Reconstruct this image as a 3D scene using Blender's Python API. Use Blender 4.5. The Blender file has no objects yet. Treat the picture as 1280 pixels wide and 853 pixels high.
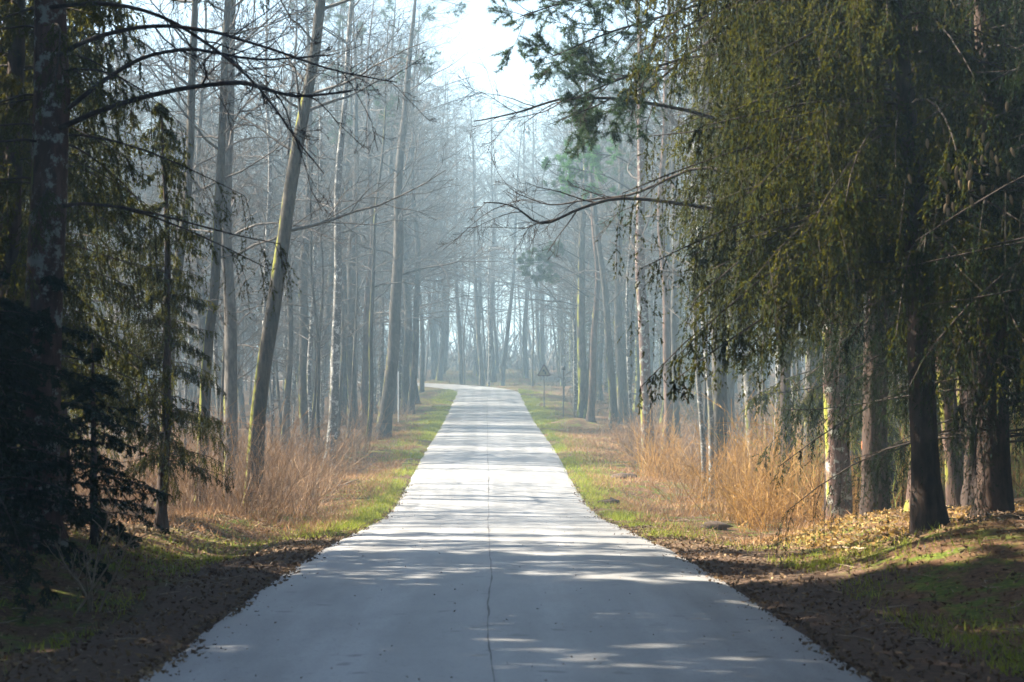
import bpy, math
import numpy as np
from mathutils import Vector

S = bpy.context.scene
COL = S.collection
R = math.radians

# ------------------------------------------------------------------ camera
CAM_X, CAM_Z = -0.14, 1.75
cam_d = bpy.data.cameras.new("camera")
cam = bpy.data.objects.new("camera", cam_d)
COL.objects.link(cam)
cam.location = (CAM_X, 0.0, CAM_Z)
cam.rotation_euler = (R(90 + 0.54), 0, R(-0.73))
cam_d.sensor_width = 36
cam_d.lens = 70.3
cam_d.clip_start = 0.1
cam_d.clip_end = 3000
cam_d.dof.use_dof = True
cam_d.dof.focus_distance = 62
cam_d.dof.aperture_fstop = 4.0
S.camera = cam

# ------------------------------------------------------------------ light
SUN_EL, SUN_AZ_LEFT = R(39), R(71)          # azimuth measured from the road direction (+Y) to the left
sx, sy, sz = (-math.sin(SUN_AZ_LEFT) * math.cos(SUN_EL), math.cos(SUN_AZ_LEFT) * math.cos(SUN_EL), math.sin(SUN_EL))
W = bpy.data.worlds.new("World")
S.world = W
W.use_nodes = True
wn = W.node_tree
sky = wn.nodes.new("ShaderNodeTexSky")
sky.sky_type = 'NISHITA'
sky.sun_disc = False
sky.sun_elevation = SUN_EL
sky.sun_rotation = -SUN_AZ_LEFT
sky.dust_density = 1.0
sky.air_density = 1.0
sky.ozone_density = 0.6
wn.nodes["Background"].inputs[1].default_value = 0.05
wn.links.new(sky.outputs[0], wn.nodes["Background"].inputs[0])
sd = bpy.data.lights.new("sun", 'SUN')
sd.energy = 5.0
sd.angle = R(0.5)
sd.color = (1.0, 0.90, 0.74)
sun = bpy.data.objects.new("sun", sd)
COL.objects.link(sun)
sun.rotation_euler = Vector((sx, sy, sz)).to_track_quat('Z', 'Y').to_euler()
S.view_settings.view_transform = 'Standard'
S.view_settings.look = 'None'
S.view_settings.gamma = 1
S.view_settings.use_curve_mapping = False
S.view_settings.exposure = 2.6
S.cycles.max_bounces = 6
S.cycles.diffuse_bounces = 3
S.cycles.glossy_bounces = 2
S.cycles.transmission_bounces = 3
S.cycles.volume_bounces = 1
S.cycles.use_denoising = True
HAZE_DENSITY = 0.0018

# ------------------------------------------------------------------ helpers
def rng_(s): return np.random.default_rng(s)

def mesh(name, geos, mat, smooth=False):
    """geos: list of (V (n,3), F (m,3 or 4)) joined into one mesh."""
    vs, idx, sizes, off = [], [], [], 0
    for V, F in geos:
        if len(F) == 0: continue
        V = np.asarray(V, np.float32).reshape(-1, 3); F = np.asarray(F, np.int32)
        vs.append(V); idx.append((F + off).ravel()); sizes.append(np.full(len(F), F.shape[1], np.int32)); off += len(V)
    V = np.concatenate(vs); idx = np.concatenate(idx); sizes = np.concatenate(sizes)
    me = bpy.data.meshes.new(name)
    me.vertices.add(len(V)); me.vertices.foreach_set("co", V.ravel())
    me.loops.add(len(idx)); me.loops.foreach_set("vertex_index", idx)
    st = np.concatenate([[0], np.cumsum(sizes)[:-1]]).astype(np.int32)
    me.polygons.add(len(sizes)); me.polygons.foreach_set("loop_start", st)
    if smooth: me.polygons.foreach_set("use_smooth", np.ones(len(sizes), bool))
    for m in (mat if isinstance(mat, (list, tuple)) else [mat]): me.materials.append(m)
    me.update(calc_edges=True)
    return me

def link(name, me, parent=None):
    o = bpy.data.objects.new(name, me); COL.objects.link(o)
    if parent is not None: o.parent = parent
    return o

def tag(o, label=None, cat=None, group=None, kind=None):
    if label: o["label"] = label
    if cat: o["category"] = cat
    if group: o["group"] = group
    if kind: o["kind"] = kind
    return o

def thing(name, label, cat, loc, rz=0.0, group=None, scale=1.0, tilt=(0, 0)):
    o = bpy.data.objects.new(name, None); COL.objects.link(o)
    o.empty_display_size = 0.3
    o.location = loc; o.rotation_euler = (tilt[0], tilt[1], rz); o.scale = (scale,) * 3
    return tag(o, label, cat, group)

def copy_tree(root, label, loc, rz, scale=1.0, tilt=(0, 0), group=None, name=None):
    c = root.copy(); COL.objects.link(c)
    if name: c.name = name
    c.location = loc; c.rotation_euler = (tilt[0], tilt[1], rz); c.scale = (scale,) * 3
    c["label"] = label
    if group: c["group"] = group
    for ch in list(root.children):
        d = ch.copy(); COL.objects.link(d); d.parent = c
    return c

def nrm(v): return v / np.maximum(np.linalg.norm(v, axis=-1, keepdims=True), 1e-9)

def tubes(P, Rad, s):
    """P (B,N,3) centre lines, Rad (B,N) radii, s sides -> (V, quads)."""
    P = np.asarray(P, float); Rad = np.asarray(Rad, float)
    if P.ndim == 2: P = P[None]; Rad = Rad[None]
    B, N, _ = P.shape
    T = nrm(np.gradient(P, axis=1))
    mz = np.abs(T[:, :, 2].mean(1)) > 0.75
    ref = np.where(mz[:, None], np.array([[1.0, 0, 0]]), np.array([[0, 0, 1.0]]))[:, None, :]
    U = nrm(np.cross(T, np.broadcast_to(ref, T.shape))); Wv = np.cross(T, U)
    a = np.arange(s) * 2 * np.pi / s
    V = P[:, :, None, :] + Rad[:, :, None, None] * (np.cos(a)[None, None, :, None] * U[:, :, None, :] + np.sin(a)[None, None, :, None] * Wv[:, :, None, :])
    i = np.arange(N - 1)[:, None]; j = np.arange(s)[None, :]; j2 = (j + 1) % s
    q = np.stack([i * s + j, i * s + j2, (i + 1) * s + j2, (i + 1) * s + j], -1).reshape(-1, 4)
    F = (np.arange(B)[:, None, None] * (N * s) + q[None]).reshape(-1, 4)
    return V.reshape(-1, 3), F

def blades(base, d, length, width, rng):
    """one narrow leaf-like triangle per row"""
    n = len(base)
    side = nrm(np.cross(d, rng.normal(size=(n, 3)))) * (np.asarray(width).reshape(-1, 1) * 0.5)
    tip = base + d * np.asarray(length).reshape(-1, 1)
    V = np.stack([base + side, tip, base - side], 1).reshape(-1, 3)
    return V, np.arange(n * 3).reshape(n, 3)

def ribbons(P, Rad, rng):
    """thin stems as flat strips: P (B,N,3), Rad (B,N)"""
    B, N, _ = P.shape
    t = nrm(P[:, -1] - P[:, 0])
    side = nrm(np.cross(t, rng.normal(size=(B, 3))))[:, None, :] * Rad[:, :, None]
    V = np.stack([P - side, P + side], 2).reshape(-1, 3)
    i = np.arange(N - 1)
    q = np.stack([2 * i, 2 * i + 1, 2 * i + 3, 2 * i + 2], -1)
    return V, (np.arange(B)[:, None, None] * (2 * N) + q[None]).reshape(-1, 4)

def lerp_path(P, t):
    """P (B,N,3), t (B,K) in 0..1 -> positions, tangents (B,K,3)"""
    B, N, _ = P.shape
    f = np.clip(t, 0, 0.9999) * (N - 1); i = f.astype(int); w = (f - i)[..., None]
    b = np.arange(B)[:, None]
    a, c = P[b, i], P[b, i + 1]
    return a * (1 - w) + c * w, nrm(c - a)

def grow(P, Rad, K, tmin, tmax, lmin, lmax, ang, kink, N, rng, lift=0.0, rr=0.5, plen=None, taper=0.25):
    """children branches: K per parent"""
    B = len(P)
    if plen is None: plen = np.linalg.norm(np.diff(P, axis=1), axis=2).sum(1)
    t = rng.uniform(tmin, tmax, (B, K))
    pos, tan = lerp_path(P, t)
    f = t * (Rad.shape[1] - 1); i = np.minimum(f.astype(int), Rad.shape[1] - 2); w = f - i; b = np.arange(B)[:, None]
    r = Rad[b, i] * (1 - w) + Rad[b, i + 1] * w
    pr = nrm(np.cross(tan, rng.normal(size=tan.shape)))
    a = ang + rng.normal(size=(B, K, 1)) * 0.2
    d0 = nrm(tan * np.cos(a) + pr * np.sin(a))
    L = plen[:, None] * rng.uniform(lmin, lmax, (B, K)) * (1.15 - 0.6 * t)
    d0 = d0.reshape(-1, 3); L = L.ravel(); pos = pos.reshape(-1, 3); r = r.ravel() * rr
    return shoot(pos, d0, L, r, N, kink, lift, rng, taper)

def shoot(pos, d0, L, r, N, kink, lift, rng, taper=0.25):
    M = len(pos)
    walk = np.cumsum(rng.normal(size=(M, N - 1, 3)) * kink, axis=1)
    walk[:, :, 2] += lift * np.linspace(0, 1, N - 1)[None]
    d = nrm(d0[:, None, :] + walk)
    st = d * (L / (N - 1))[:, None, None]
    Pn = np.concatenate([pos[:, None, :], pos[:, None, :] + np.cumsum(st, axis=1)], 1)
    Rn = r[:, None] * np.linspace(1, taper, N)[None]
    return Pn, Rn

# ------------------------------------------------------------------ materials
def nodemat(name):
    m = bpy.data.materials.new(name); m.use_nodes = True
    nt = m.node_tree; b = nt.nodes["Principled BSDF"]
    return m, nt, b

def N_(nt, typ, **kw):
    n = nt.nodes.new(typ)
    for k, v in kw.items(): setattr(n, k, v)
    return n

def ramp(nt, fac, stops):
    r = N_(nt, "ShaderNodeValToRGB")
    e = r.color_ramp.elements
    while len(e) < len(stops): e.new(0.5)
    for el, (p, c) in zip(e, stops): el.position = p; el.color = (*c, 1)
    nt.links.new(fac, r.inputs[0]); return r.outputs[0]

def noise(nt, vec, scale, detail=4, rough=0.55):
    n = N_(nt, "ShaderNodeTexNoise"); n.inputs["Scale"].default_value = scale; n.inputs["Detail"].default_value = detail
    n.inputs["Roughness"].default_value = rough
    if vec is not None: nt.links.new(vec, n.inputs["Vector"])
    return n.outputs["Fac"]

def mapping(nt, vec, scale):
    m = N_(nt, "ShaderNodeMapping"); m.inputs["Scale"].default_value = scale
    nt.links.new(vec, m.inputs["Vector"]); return m.outputs[0]

def mixc(nt, fac, a, b, blend='MIX'):
    m = N_(nt, "ShaderNodeMix", data_type='RGBA', blend_type=blend)
    for sock, v in ((m.inputs[0], fac), (m.inputs[6], a), (m.inputs[7], b)):
        if hasattr(v, "links"): nt.links.new(v, sock)
        elif isinstance(v, (tuple, list)): sock.default_value = (*v, 1)
        else: sock.default_value = v
    return m.outputs[2]

def math_(nt, op, a, b=None, c=None, clamp=False):
    m = N_(nt, "ShaderNodeMath", operation=op, use_clamp=clamp)
    for i, v in enumerate((a, b, c)):
        if v is None: continue
        if hasattr(v, "links"): nt.links.new(v, m.inputs[i])
        else: m.inputs[i].default_value = v
    return m.outputs[0]

def mrange(nt, v, a, b, c=0.0, d=1.0):
    m = N_(nt, "ShaderNodeMapRange"); m.interpolation_type = 'SMOOTHSTEP'
    nt.links.new(v, m.inputs[0])
    for i, x in enumerate((a, b, c, d)): m.inputs[i + 1].default_value = x
    return m.outputs[0]

def bump(nt, b, h, strength, dist=0.02):
    n = N_(nt, "ShaderNodeBump"); n.inputs["Strength"].default_value = strength; n.inputs["Distance"].default_value = dist
    nt.links.new(h, n.inputs["Height"]); nt.links.new(n.outputs[0], b.inputs["Normal"])

def bark(name, dark, light, moss=0.0, mosscol=(0.165, 0.17, 0.024), lich=None, stretch=0.25):
    m, nt, b = nodemat(name)
    tc = N_(nt, "ShaderNodeTexCoord").outputs["Object"]
    oi = N_(nt, "ShaderNodeObjectInfo").outputs["Random"]
    v = mapping(nt, tc, (1, 1, stretch))
    n1 = noise(nt, v, 14, 5, 0.65)
    c = ramp(nt, n1, [(0.32, dark), (0.68, light)])
    c = mixc(nt, mrange(nt, noise(nt, mapping(nt, tc, (1, 1, 0.5)), 3.0, 4, 0.7), 0.38, 0.62, 0.55, 0.0), c, tuple(0.4 * q for q in dark))
    if lich:
        n3 = noise(nt, tc, 5, 4, 0.7)
        c = mixc(nt, mrange(nt, n3, 0.52, 0.62), c, lich)
    if moss > 0:
        g = N_(nt, "ShaderNodeNewGeometry").outputs["Normal"]
        sp = N_(nt, "ShaderNodeSeparateXYZ"); nt.links.new(g, sp.inputs[0])
        n2 = noise(nt, mapping(nt, tc, (1, 1, 0.4)), 2.2, 4, 0.7)
        neg = math_(nt, 'MULTIPLY', sp.outputs[0], -1.0)
        side = math_(nt, 'MULTIPLY', mrange(nt, neg, 0.25, 0.9), 0.24)
        so = N_(nt, "ShaderNodeSeparateXYZ"); nt.links.new(tc, so.inputs[0])
        hi = math_(nt, 'MINIMUM', math_(nt, 'MULTIPLY', so.outputs[2], 0.022), 0.22)
        f = math_(nt, 'ADD', n2, side)
        f = math_(nt, 'ADD', f, moss * 0.22 - 0.22)
        f = math_(nt, 'SUBTRACT', f, hi)
        c = mixc(nt, mrange(nt, f, 0.5, 0.62), c, mosscol)
    hv = N_(nt, "ShaderNodeHueSaturation"); nt.links.new(c, hv.inputs["Color"])
    nt.links.new(math_(nt, 'MULTIPLY_ADD', oi, 0.5, 0.75), hv.inputs["Value"])
    nt.links.new(hv.outputs[0], b.inputs["Base Color"])
    b.inputs["Roughness"].default_value = 0.9
    b.inputs["Specular IOR Level"].default_value = 0.2
    bump(nt, b, n1, 0.7, 0.03)
    return m

def foliage(name, cols, trans=0.35, transcol=None, scale=0.6, rough=0.7, ri=0.55, nz=1.2, spec=0.2, zs=1.0):
    """per-leaf colour variation + clump noise + light passing through the leaves"""
    m, nt, b = nodemat(name)
    g = N_(nt, "ShaderNodeNewGeometry")
    tc = N_(nt, "ShaderNodeTexCoord").outputs["Object"]
    n = noise(nt, mapping(nt, tc, (1, 1, zs)), scale, 3)
    f = math_(nt, 'ADD', math_(nt, 'MULTIPLY', g.outputs["Random Per Island"], ri), math_(nt, 'MULTIPLY_ADD', n, nz, 0.5 - 0.5 * nz - 0.5 * ri), clamp=True)
    k = len(cols)
    c = ramp(nt, f, [(i / (k - 1) * 0.9 + 0.05, cc) for i, cc in enumerate(cols)])
    nt.links.new(c, b.inputs["Base Color"])
    b.inputs["Roughness"].default_value = rough
    b.inputs["Specular IOR Level"].default_value = spec
    t = N_(nt, "ShaderNodeBsdfTranslucent")
    if transcol: nt.links.new(mixc(nt, 0.6, c, transcol), t.inputs["Color"])
    else: nt.links.new(c, t.inputs["Color"])
    mx = N_(nt, "ShaderNodeMixShader"); mx.inputs[0].default_value = trans
    nt.links.new(b.outputs[0], mx.inputs[1]); nt.links.new(t.outputs[0], mx.inputs[2])
    nt.links.new(mx.outputs[0], nt.nodes["Material Output"].inputs["Surface"])
    return m

M = {}
M['bark_grey'] = bark("bark_grey", (0.035, 0.03, 0.027), (0.11, 0.095, 0.082), moss=0.15)
M['bark_moss'] = bark("bark_mossy", (0.035, 0.03, 0.025), (0.11, 0.093, 0.075), moss=0.8)
M['bark_birch'] = bark("bark_pale", (0.06, 0.055, 0.05), (0.24, 0.23, 0.215), moss=0.1, lich=(0.40, 0.40, 0.38), stretch=2.0)
M['bark_spruce'] = bark("bark_spruce", (0.03, 0.02, 0.016), (0.10, 0.065, 0.05), moss=0.0, lich=None)
M['bark_lichen'] = bark("bark_lichen", (0.07, 0.04, 0.03), (0.17, 0.10, 0.08), moss=0.25, lich=(0.27, 0.28, 0.25))
M['bark_pine'] = bark("bark_pine", (0.05, 0.032, 0.025), (0.13, 0.08, 0.06), moss=0.12)
M['twig'] = bark("twig_bark", (0.06, 0.05, 0.044), (0.15, 0.13, 0.115))
M['twig_dark'] = bark("limb_bark", (0.03, 0.023, 0.02), (0.08, 0.06, 0.05))
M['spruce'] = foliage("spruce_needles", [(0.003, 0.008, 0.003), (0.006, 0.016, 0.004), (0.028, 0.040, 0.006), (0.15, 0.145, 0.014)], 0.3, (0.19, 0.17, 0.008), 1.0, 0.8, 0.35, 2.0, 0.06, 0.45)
M['spruce_mid'] = foliage("shade_toned_spruce_needles", [(0.003, 0.008, 0.003), (0.006, 0.016, 0.004), (0.022, 0.032, 0.006), (0.10, 0.095, 0.012)], 0.28, (0.16, 0.145, 0.008), 1.0, 0.8, 0.35, 2.0, 0.06, 0.45)  # darker copy of the spruce needles, shade put into the colour
M['pine_bright'] = foliage("sun_toned_pine_needles", [(0.03, 0.08, 0.03), (0.05, 0.14, 0.05), (0.09, 0.20, 0.06)], 0.35, (0.10, 0.26, 0.06))  # lighter copy of the pine needles; the tuft's sunlight is in the colour
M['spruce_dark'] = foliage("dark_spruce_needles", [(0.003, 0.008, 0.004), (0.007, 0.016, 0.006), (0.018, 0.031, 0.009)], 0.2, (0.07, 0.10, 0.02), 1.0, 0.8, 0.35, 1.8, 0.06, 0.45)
M['pine'] = foliage("pine_needles", [(0.009, 0.022, 0.010), (0.018, 0.043, 0.018), (0.045, 0.08, 0.026)], 0.25, (0.08, 0.14, 0.04))
M['cone'] = foliage("cone_scales", [(0.18, 0.12, 0.06), (0.34, 0.24, 0.13)], 0.05)
M['grass'] = foliage("grass_blades", [(0.07, 0.12, 0.012), (0.17, 0.22, 0.018), (0.31, 0.32, 0.04), (0.38, 0.32, 0.11)], 0.35, (0.32, 0.38, 0.03), 0.9)
M['drygrass'] = foliage("dry_grass_blades", [(0.16, 0.09, 0.045), (0.30, 0.17, 0.085), (0.42, 0.27, 0.14)], 0.25, (0.4, 0.22, 0.1), 0.7)
M['reed'] = foliage("dry_stems", [(0.10, 0.045, 0.015), (0.28, 0.145, 0.04), (0.48, 0.31, 0.10)], 0.27, (0.46, 0.25, 0.06), 0.5)
M['reed_pink'] = foliage("bramble_stems", [(0.075, 0.045, 0.028), (0.20, 0.115, 0.06), (0.38, 0.26, 0.15)], 0.22, (0.34, 0.19, 0.09), 0.5)
M['leaf'] = foliage("fallen_leaves", [(0.12, 0.065, 0.025), (0.30, 0.19, 0.06), (0.46, 0.34, 0.13)], 0.25, (0.5, 0.3, 0.08), 1.2)
M['leaf_dark'] = foliage("old_leaves", [(0.04, 0.025, 0.018), (0.13, 0.08, 0.045), (0.30, 0.20, 0.10)], 0.1, None, 1.2)
M['shrub'] = foliage("backlit_undergrowth", [(0.05, 0.08, 0.015), (0.12, 0.15, 0.025), (0.22, 0.21, 0.05)], 0.4, (0.28, 0.30, 0.04), 0.9)

def ground_material():
    m, nt, b = nodemat("forest_floor")
    pos = N_(nt, "ShaderNodeNewGeometry").outputs["Position"]
    sp = N_(nt, "ShaderNodeSeparateXYZ"); nt.links.new(pos, sp.inputs[0])
    ax = math_(nt, 'ABSOLUTE', sp.outputs[0])
    big = noise(nt, pos, 0.45, 5, 0.6); mid = noise(nt, pos, 2.2, 5, 0.65); fine = noise(nt, pos, 16, 5, 0.7)
    litter = ramp(nt, fine, [(0.25, (0.035, 0.022, 0.014)), (0.5, (0.11, 0.062, 0.035)), (0.75, (0.24, 0.15, 0.085))])
    soil = ramp(nt, fine, [(0.3, (0.05, 0.034, 0.024)), (0.7, (0.15, 0.10, 0.07))])
    moss = ramp(nt, fine, [(0.3, (0.035, 0.05, 0.012)), (0.55, (0.10, 0.13, 0.02)), (0.75, (0.20, 0.19, 0.04))])
    wob = math_(nt, 'MULTIPLY_ADD', big, 2.2, -1.1)
    axw = math_(nt, 'ADD', ax, wob)
    # bare soil shoulder close to the carriageway on the near stretch, moss further out, litter in the wood
    near = mrange(nt, sp.outputs[1], 27, 36, 1, 0)
    soilf = math_(nt, 'MULTIPLY', mrange(nt, axw, 3.4, 4.2, 1, 0), near)
    mossf = math_(nt, 'MULTIPLY', mrange(nt, mid, 0.46, 0.62), mrange(nt, axw, 4.6, 7.0, 1, 0.15))
    c = mixc(nt, mossf, litter, moss)
    c = mixc(nt, soilf, c, soil)
    nt.links.new(c, b.inputs["Base Color"])
    b.inputs["Roughness"].default_value = 0.95
    b.inputs["Specular IOR Level"].default_value = 0.07
    bump(nt, b, math_(nt, 'ADD', fine, mid), 0.8, 0.06)
    return m

def road_material():
    m, nt, b = nodemat("worn_asphalt")
    pos = N_(nt, "ShaderNodeNewGeometry").outputs["Position"]
    sp = N_(nt, "ShaderNodeSeparateXYZ"); nt.links.new(pos, sp.inputs[0])
    fine = noise(nt, pos, 60, 3, 0.7); mid = noise(nt, mapping(nt, pos, (1.2, 0.25, 1)), 1.6, 5, 0.6); big = noise(nt, pos, 0.5, 3)
    spot = noise(nt, pos, 3.1, 2, 0.4)
    c = ramp(nt, fine, [(0.25, (0.19, 0.188, 0.186)), (0.75, (0.36, 0.357, 0.352))])
    c = mixc(nt, mrange(nt, mid, 0.35, 0.7, 0, 0.6), c, (0.14, 0.137, 0.135))
    c = mixc(nt, mrange(nt, big, 0.45, 0.65, 0, 0.35), c, (0.31, 0.307, 0.303))
    track = noise(nt, mapping(nt, pos, (1.6, 0.02, 1)), 1.0, 3)
    c = mixc(nt, mrange(nt, track, 0.42, 0.6, 0.0, 0.4), c, (0.13, 0.127, 0.125))
    grit = noise(nt, pos, 22, 2, 0.8)
    c = mixc(nt, mrange(nt, grit, 0.60, 0.68, 0, 0.55), c, (0.08, 0.078, 0.076))
    c = mixc(nt, mrange(nt, spot, 0.68, 0.74, 0, 0.6), c, (0.07, 0.065, 0.06))
    # dust and grit gathered along both edges
    ax = math_(nt, 'ABSOLUTE', sp.outputs[0])
    e = mrange(nt, math_(nt, 'MULTIPLY_ADD', mid, 0.5, ax), 2.3, 2.75, 0, 0.55)
    c = mixc(nt, e, c, (0.28, 0.265, 0.25))
    nt.links.new(c, b.inputs["Base Color"])
    b.inputs["Roughness"].default_value = 0.55
    b.inputs["Specular IOR Level"].default_value = 0.5
    bump(nt, b, fine, 0.35, 0.004)
    return m

def plain(name, col, rough=0.6, metal=0.0, var=0.15, scale=20):
    m, nt, b = nodemat(name)
    tc = N_(nt, "ShaderNodeTexCoord").outputs["Object"]
    n = noise(nt, tc, scale, 4)
    c = ramp(nt, n, [(0.3, tuple(x * (1 - var) for x in col)), (0.7, tuple(min(1, x * (1 + var)) for x in col))])
    nt.links.new(c, b.inputs["Base Color"])
    b.inputs["Roughness"].default_value = rough; b.inputs["Metallic"].default_value = metal
    return m
M['ground'] = ground_material(); M['road'] = road_material()
M['tar'] = plain("tar_seam", (0.08, 0.074, 0.07), 0.7)
M['steel'] = plain("galvanised_steel", (0.10, 0.10, 0.105), 0.6, 0.2)  # darkened so the posts look backlit; that shade is in the colour
M['signface'] = plain("shade_toned_yellow_sheet", (0.20, 0.165, 0.085), 0.5)  # dull yellow: backlit shade and dirt both mixed into the colour
M['signred'] = plain("dark_red_border", (0.09, 0.04, 0.035), 0.5)  # dark dull red for the sign's rim
M['black'] = plain("black_print", (0.02, 0.02, 0.02), 0.5)
M['white'] = plain("white_plastic", (0.62, 0.64, 0.64), 0.5)
M['darkbox'] = plain("dark_plastic", (0.05, 0.05, 0.055), 0.5)
M['orange'] = plain("orange_marker_paint", (0.55, 0.14, 0.03), 0.8, 0, 0.4, 12)
M['clod'] = plain("earth_clod", (0.07, 0.045, 0.03), 0.95, 0, 0.5, 14)
M['deadwood'] = plain("weathered_wood", (0.26, 0.20, 0.14), 0.9, 0, 0.4, 12)

# ------------------------------------------------------------------ terrain
YK = np.array([-120, -50, 0, 13.3, 20.6, 25, 30, 38, 48, 56, 67, 78, 103, 120, 137, 160, 172, 185, 210, 300, 900.])
ZK = np.array([2.0, 1.3, 0.02, -.39, -.62, -.77, -1.0, -1.42, -1.9, -1.99, -1.84, -1.72, -1.62, -1.47, -1.2, -.80, -.50, -.25, -0.1, 0.8, 6.0])
_slope = np.gradient(ZK, YK)
def zroad(y):
    y = np.asarray(y, float)
    i = np.clip(np.searchsorted(YK, y) - 1, 0, len(YK) - 2)
    h = YK[i + 1] - YK[i]; t = np.clip((y - YK[i]) / h, 0, 1); t2 = t * t; t3 = t2 * t
    return (2*t3-3*t2+1)*ZK[i] + (t3-2*t2+t)*h*_slope[i] + (-2*t3+3*t2)*ZK[i+1] + (t3-t2)*h*_slope[i+1]

BEND_Y, BEND_R = 158.0, 34.0                     # the carriageway turns left beyond the crest
_a = np.linspace(0, 1.35, 40)
CL = np.concatenate([np.stack([np.zeros(270), np.linspace(-100, BEND_Y - 0.5, 270)], 1),
                     np.stack([-BEND_R * (1 - np.cos(_a)), BEND_Y + BEND_R * np.sin(_a)], 1)])
_e = CL[-1] - CL[-2]; _e /= np.linalg.norm(_e)
CL = np.concatenate([CL, CL[-1] + _e * np.linspace(3, 220, 60)[:, None]])
_dense = CL[CL[:, 1] > 130]
def road_dist(x, y):
    x = np.asarray(x, float); y = np.asarray(y, float)
    d = np.abs(x)
    far = y > 140
    if np.any(far):
        xs, ys = np.atleast_1d(x)[np.atleast_1d(far)], np.atleast_1d(y)[np.atleast_1d(far)]
        dd = np.full(xs.shape, 1e9)
        for px, py in _dense: dd = np.minimum(dd, (xs - px) ** 2 + (ys - py) ** 2)
        d = np.atleast_1d(d).astype(float).copy(); d[np.atleast_1d(far)] = np.sqrt(dd)
        if x.ndim == 0: d = d[0]
    return d

_rs = rng_(5)
_wv = [(_rs.uniform(0.1, 1.3), _rs.uniform(0, 6.28), _rs.uniform(0, 6.28)) for _ in range(22)]
def lumps(x, y):
    z = 0
    for k, a, p in _wv: z = z + np.sin(k * (x * np.cos(a) + y * np.sin(a)) + p) * 0.045 / (0.35 + k)
    return z
def sstep(a, b, v):
    t = np.clip((v - a) / (b - a), 0, 1); return t * t * (3 - 2 * t)
def ground(x, y):
    x = np.asarray(x, float); y = np.asarray(y, float)
    d = road_dist(x, y)
    z = zroad(y)
    off = -0.06 + sstep(2.42, 2.72, d) * 0.055 - sstep(2.8, 3.8, d) * 0.03
    near = 1 - sstep(40, 52, y)
    right = x > 0
    bank = np.where(right, sstep(4.0, 6.6, d) * 0.30 + sstep(6.5, 9, d) * 0.15, sstep(3.7, 5.4, d) * 0.45)
    mound = 0.20 * np.exp(-((x - 5.6) / 1.5) ** 2 - ((y - 32.5) / 3.2) ** 2)
    off = off + near * bank + mound - (1 - near) * sstep(3.4, 5.5, d) * 0.16 + (1 - near) * sstep(8, 30, d) * 0.5
    return z + off + lumps(x, y) * sstep(2.6, 5, d)
def g(x, y): return float(ground(np.array(float(x)), np.array(float(y))))

def axis(parts):
    out = []
    for a, b, st in parts: out.append(np.arange(a, b, st))
    return np.concatenate(out + [[parts[-1][1]]])
gx = axis([(-620, -100, 40), (-100, -30, 7), (-30, -12, 1.5), (-12, -3.4, .3), (-3.4, 3.4, .17), (3.4, 12, .3), (12, 30, 1.5), (30, 100, 7), (100, 620, 40)])
gy = axis([(-110, 0, 5), (0, 12, 1.0), (12, 60, .5), (60, 190, 1.3), (190, 260, 4), (260, 900, 32)])
GX, GY = np.meshgrid(gx, gy)
GZ = ground(GX.ravel(), GY.ravel()).reshape(GX.shape)
nx, ny = len(gx), len(gy)
ii, jj = np.meshgrid(np.arange(nx - 1), np.arange(ny - 1))
F = np.stack([jj * nx + ii, jj * nx + ii + 1, (jj + 1) * nx + ii + 1, (jj + 1) * nx + ii], -1).reshape(-1, 4)
tag(link("ground", mesh("ground", [(np.stack([GX, GY, GZ], -1).reshape(-1, 3), F)], M['ground'], True)),
    "brown leaf strewn forest floor with mossy verges along the road", kind="structure")

def ribbon(center, offs, zoff, wob=None):
    t = nrm(np.gradient(center, axis=0)); n = np.stack([t[:, 1], -t[:, 0]], 1)
    rows = []
    for k, o in enumerate(offs):
        oo = o if wob is None else o + wob[k]
        p = center + n * (np.asarray(oo).reshape(-1, 1) if np.ndim(oo) else oo)
        rows.append(np.concatenate([p, (zroad(center[:, 1]) + zoff[k])[:, None]], 1))
    V = np.stack(rows, 1); n_, m_ = V.shape[:2]
    i, j = np.meshgrid(np.arange(n_ - 1), np.arange(m_ - 1), indexing='ij')
    Fq = np.stack([i * m_ + j, i * m_ + j + 1, (i + 1) * m_ + j + 1, (i + 1) * m_ + j], -1).reshape(-1, 4)
    return V.reshape(-1, 3), Fq
def resample(c, step):
    s = np.concatenate([[0], np.cumsum(np.linalg.norm(np.diff(c, axis=0), axis=1))])
    q = np.arange(0, s[-1], step); return np.stack([np.interp(q, s, c[:, 0]), np.interp(q, s, c[:, 1])], 1)
C5 = resample(CL, 0.5)
_r = rng_(11)
def smooth_noise(n, amp, k):
    v = _r.normal(size=n + k); return np.convolve(v, np.ones(k) / k, 'valid')[:n] * amp * math.sqrt(k)
_w = [0.0 * C5[:, 0] for _ in range(7)]; _w[0] = smooth_noise(len(C5), 0.012, 3) + smooth_noise(len(C5), .018, 60); _w[-1] = smooth_noise(len(C5), 0.012, 3) + smooth_noise(len(C5), .018, 60)
tag(link("road", mesh("road", [ribbon(C5, [-2.5, -2.3, -1.2, 0, 1.2, 2.3, 2.5], [-0.045, 0, .012, .02, .012, 0, -0.045], _w)], M['road'], True)),
    "grey worn asphalt lane running straight through the forest", kind="structure")
C2 = resample(CL[CL[:, 1] < 170], 0.25); C2 = C2[C2[:, 1] > 4]
sw = smooth_noise(len(C2), 0.022, 60); wid = 0.002 + np.abs(smooth_noise(len(C2), 0.005, 7))
tag(link("road_seam", mesh("road_seam", [ribbon(C2, [-0.10 , -0.10], [.0245, .0245], [sw - wid, sw + wid])], M['tar'])),
    "dark wavering crack along the middle of the road", kind="structure")

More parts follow.
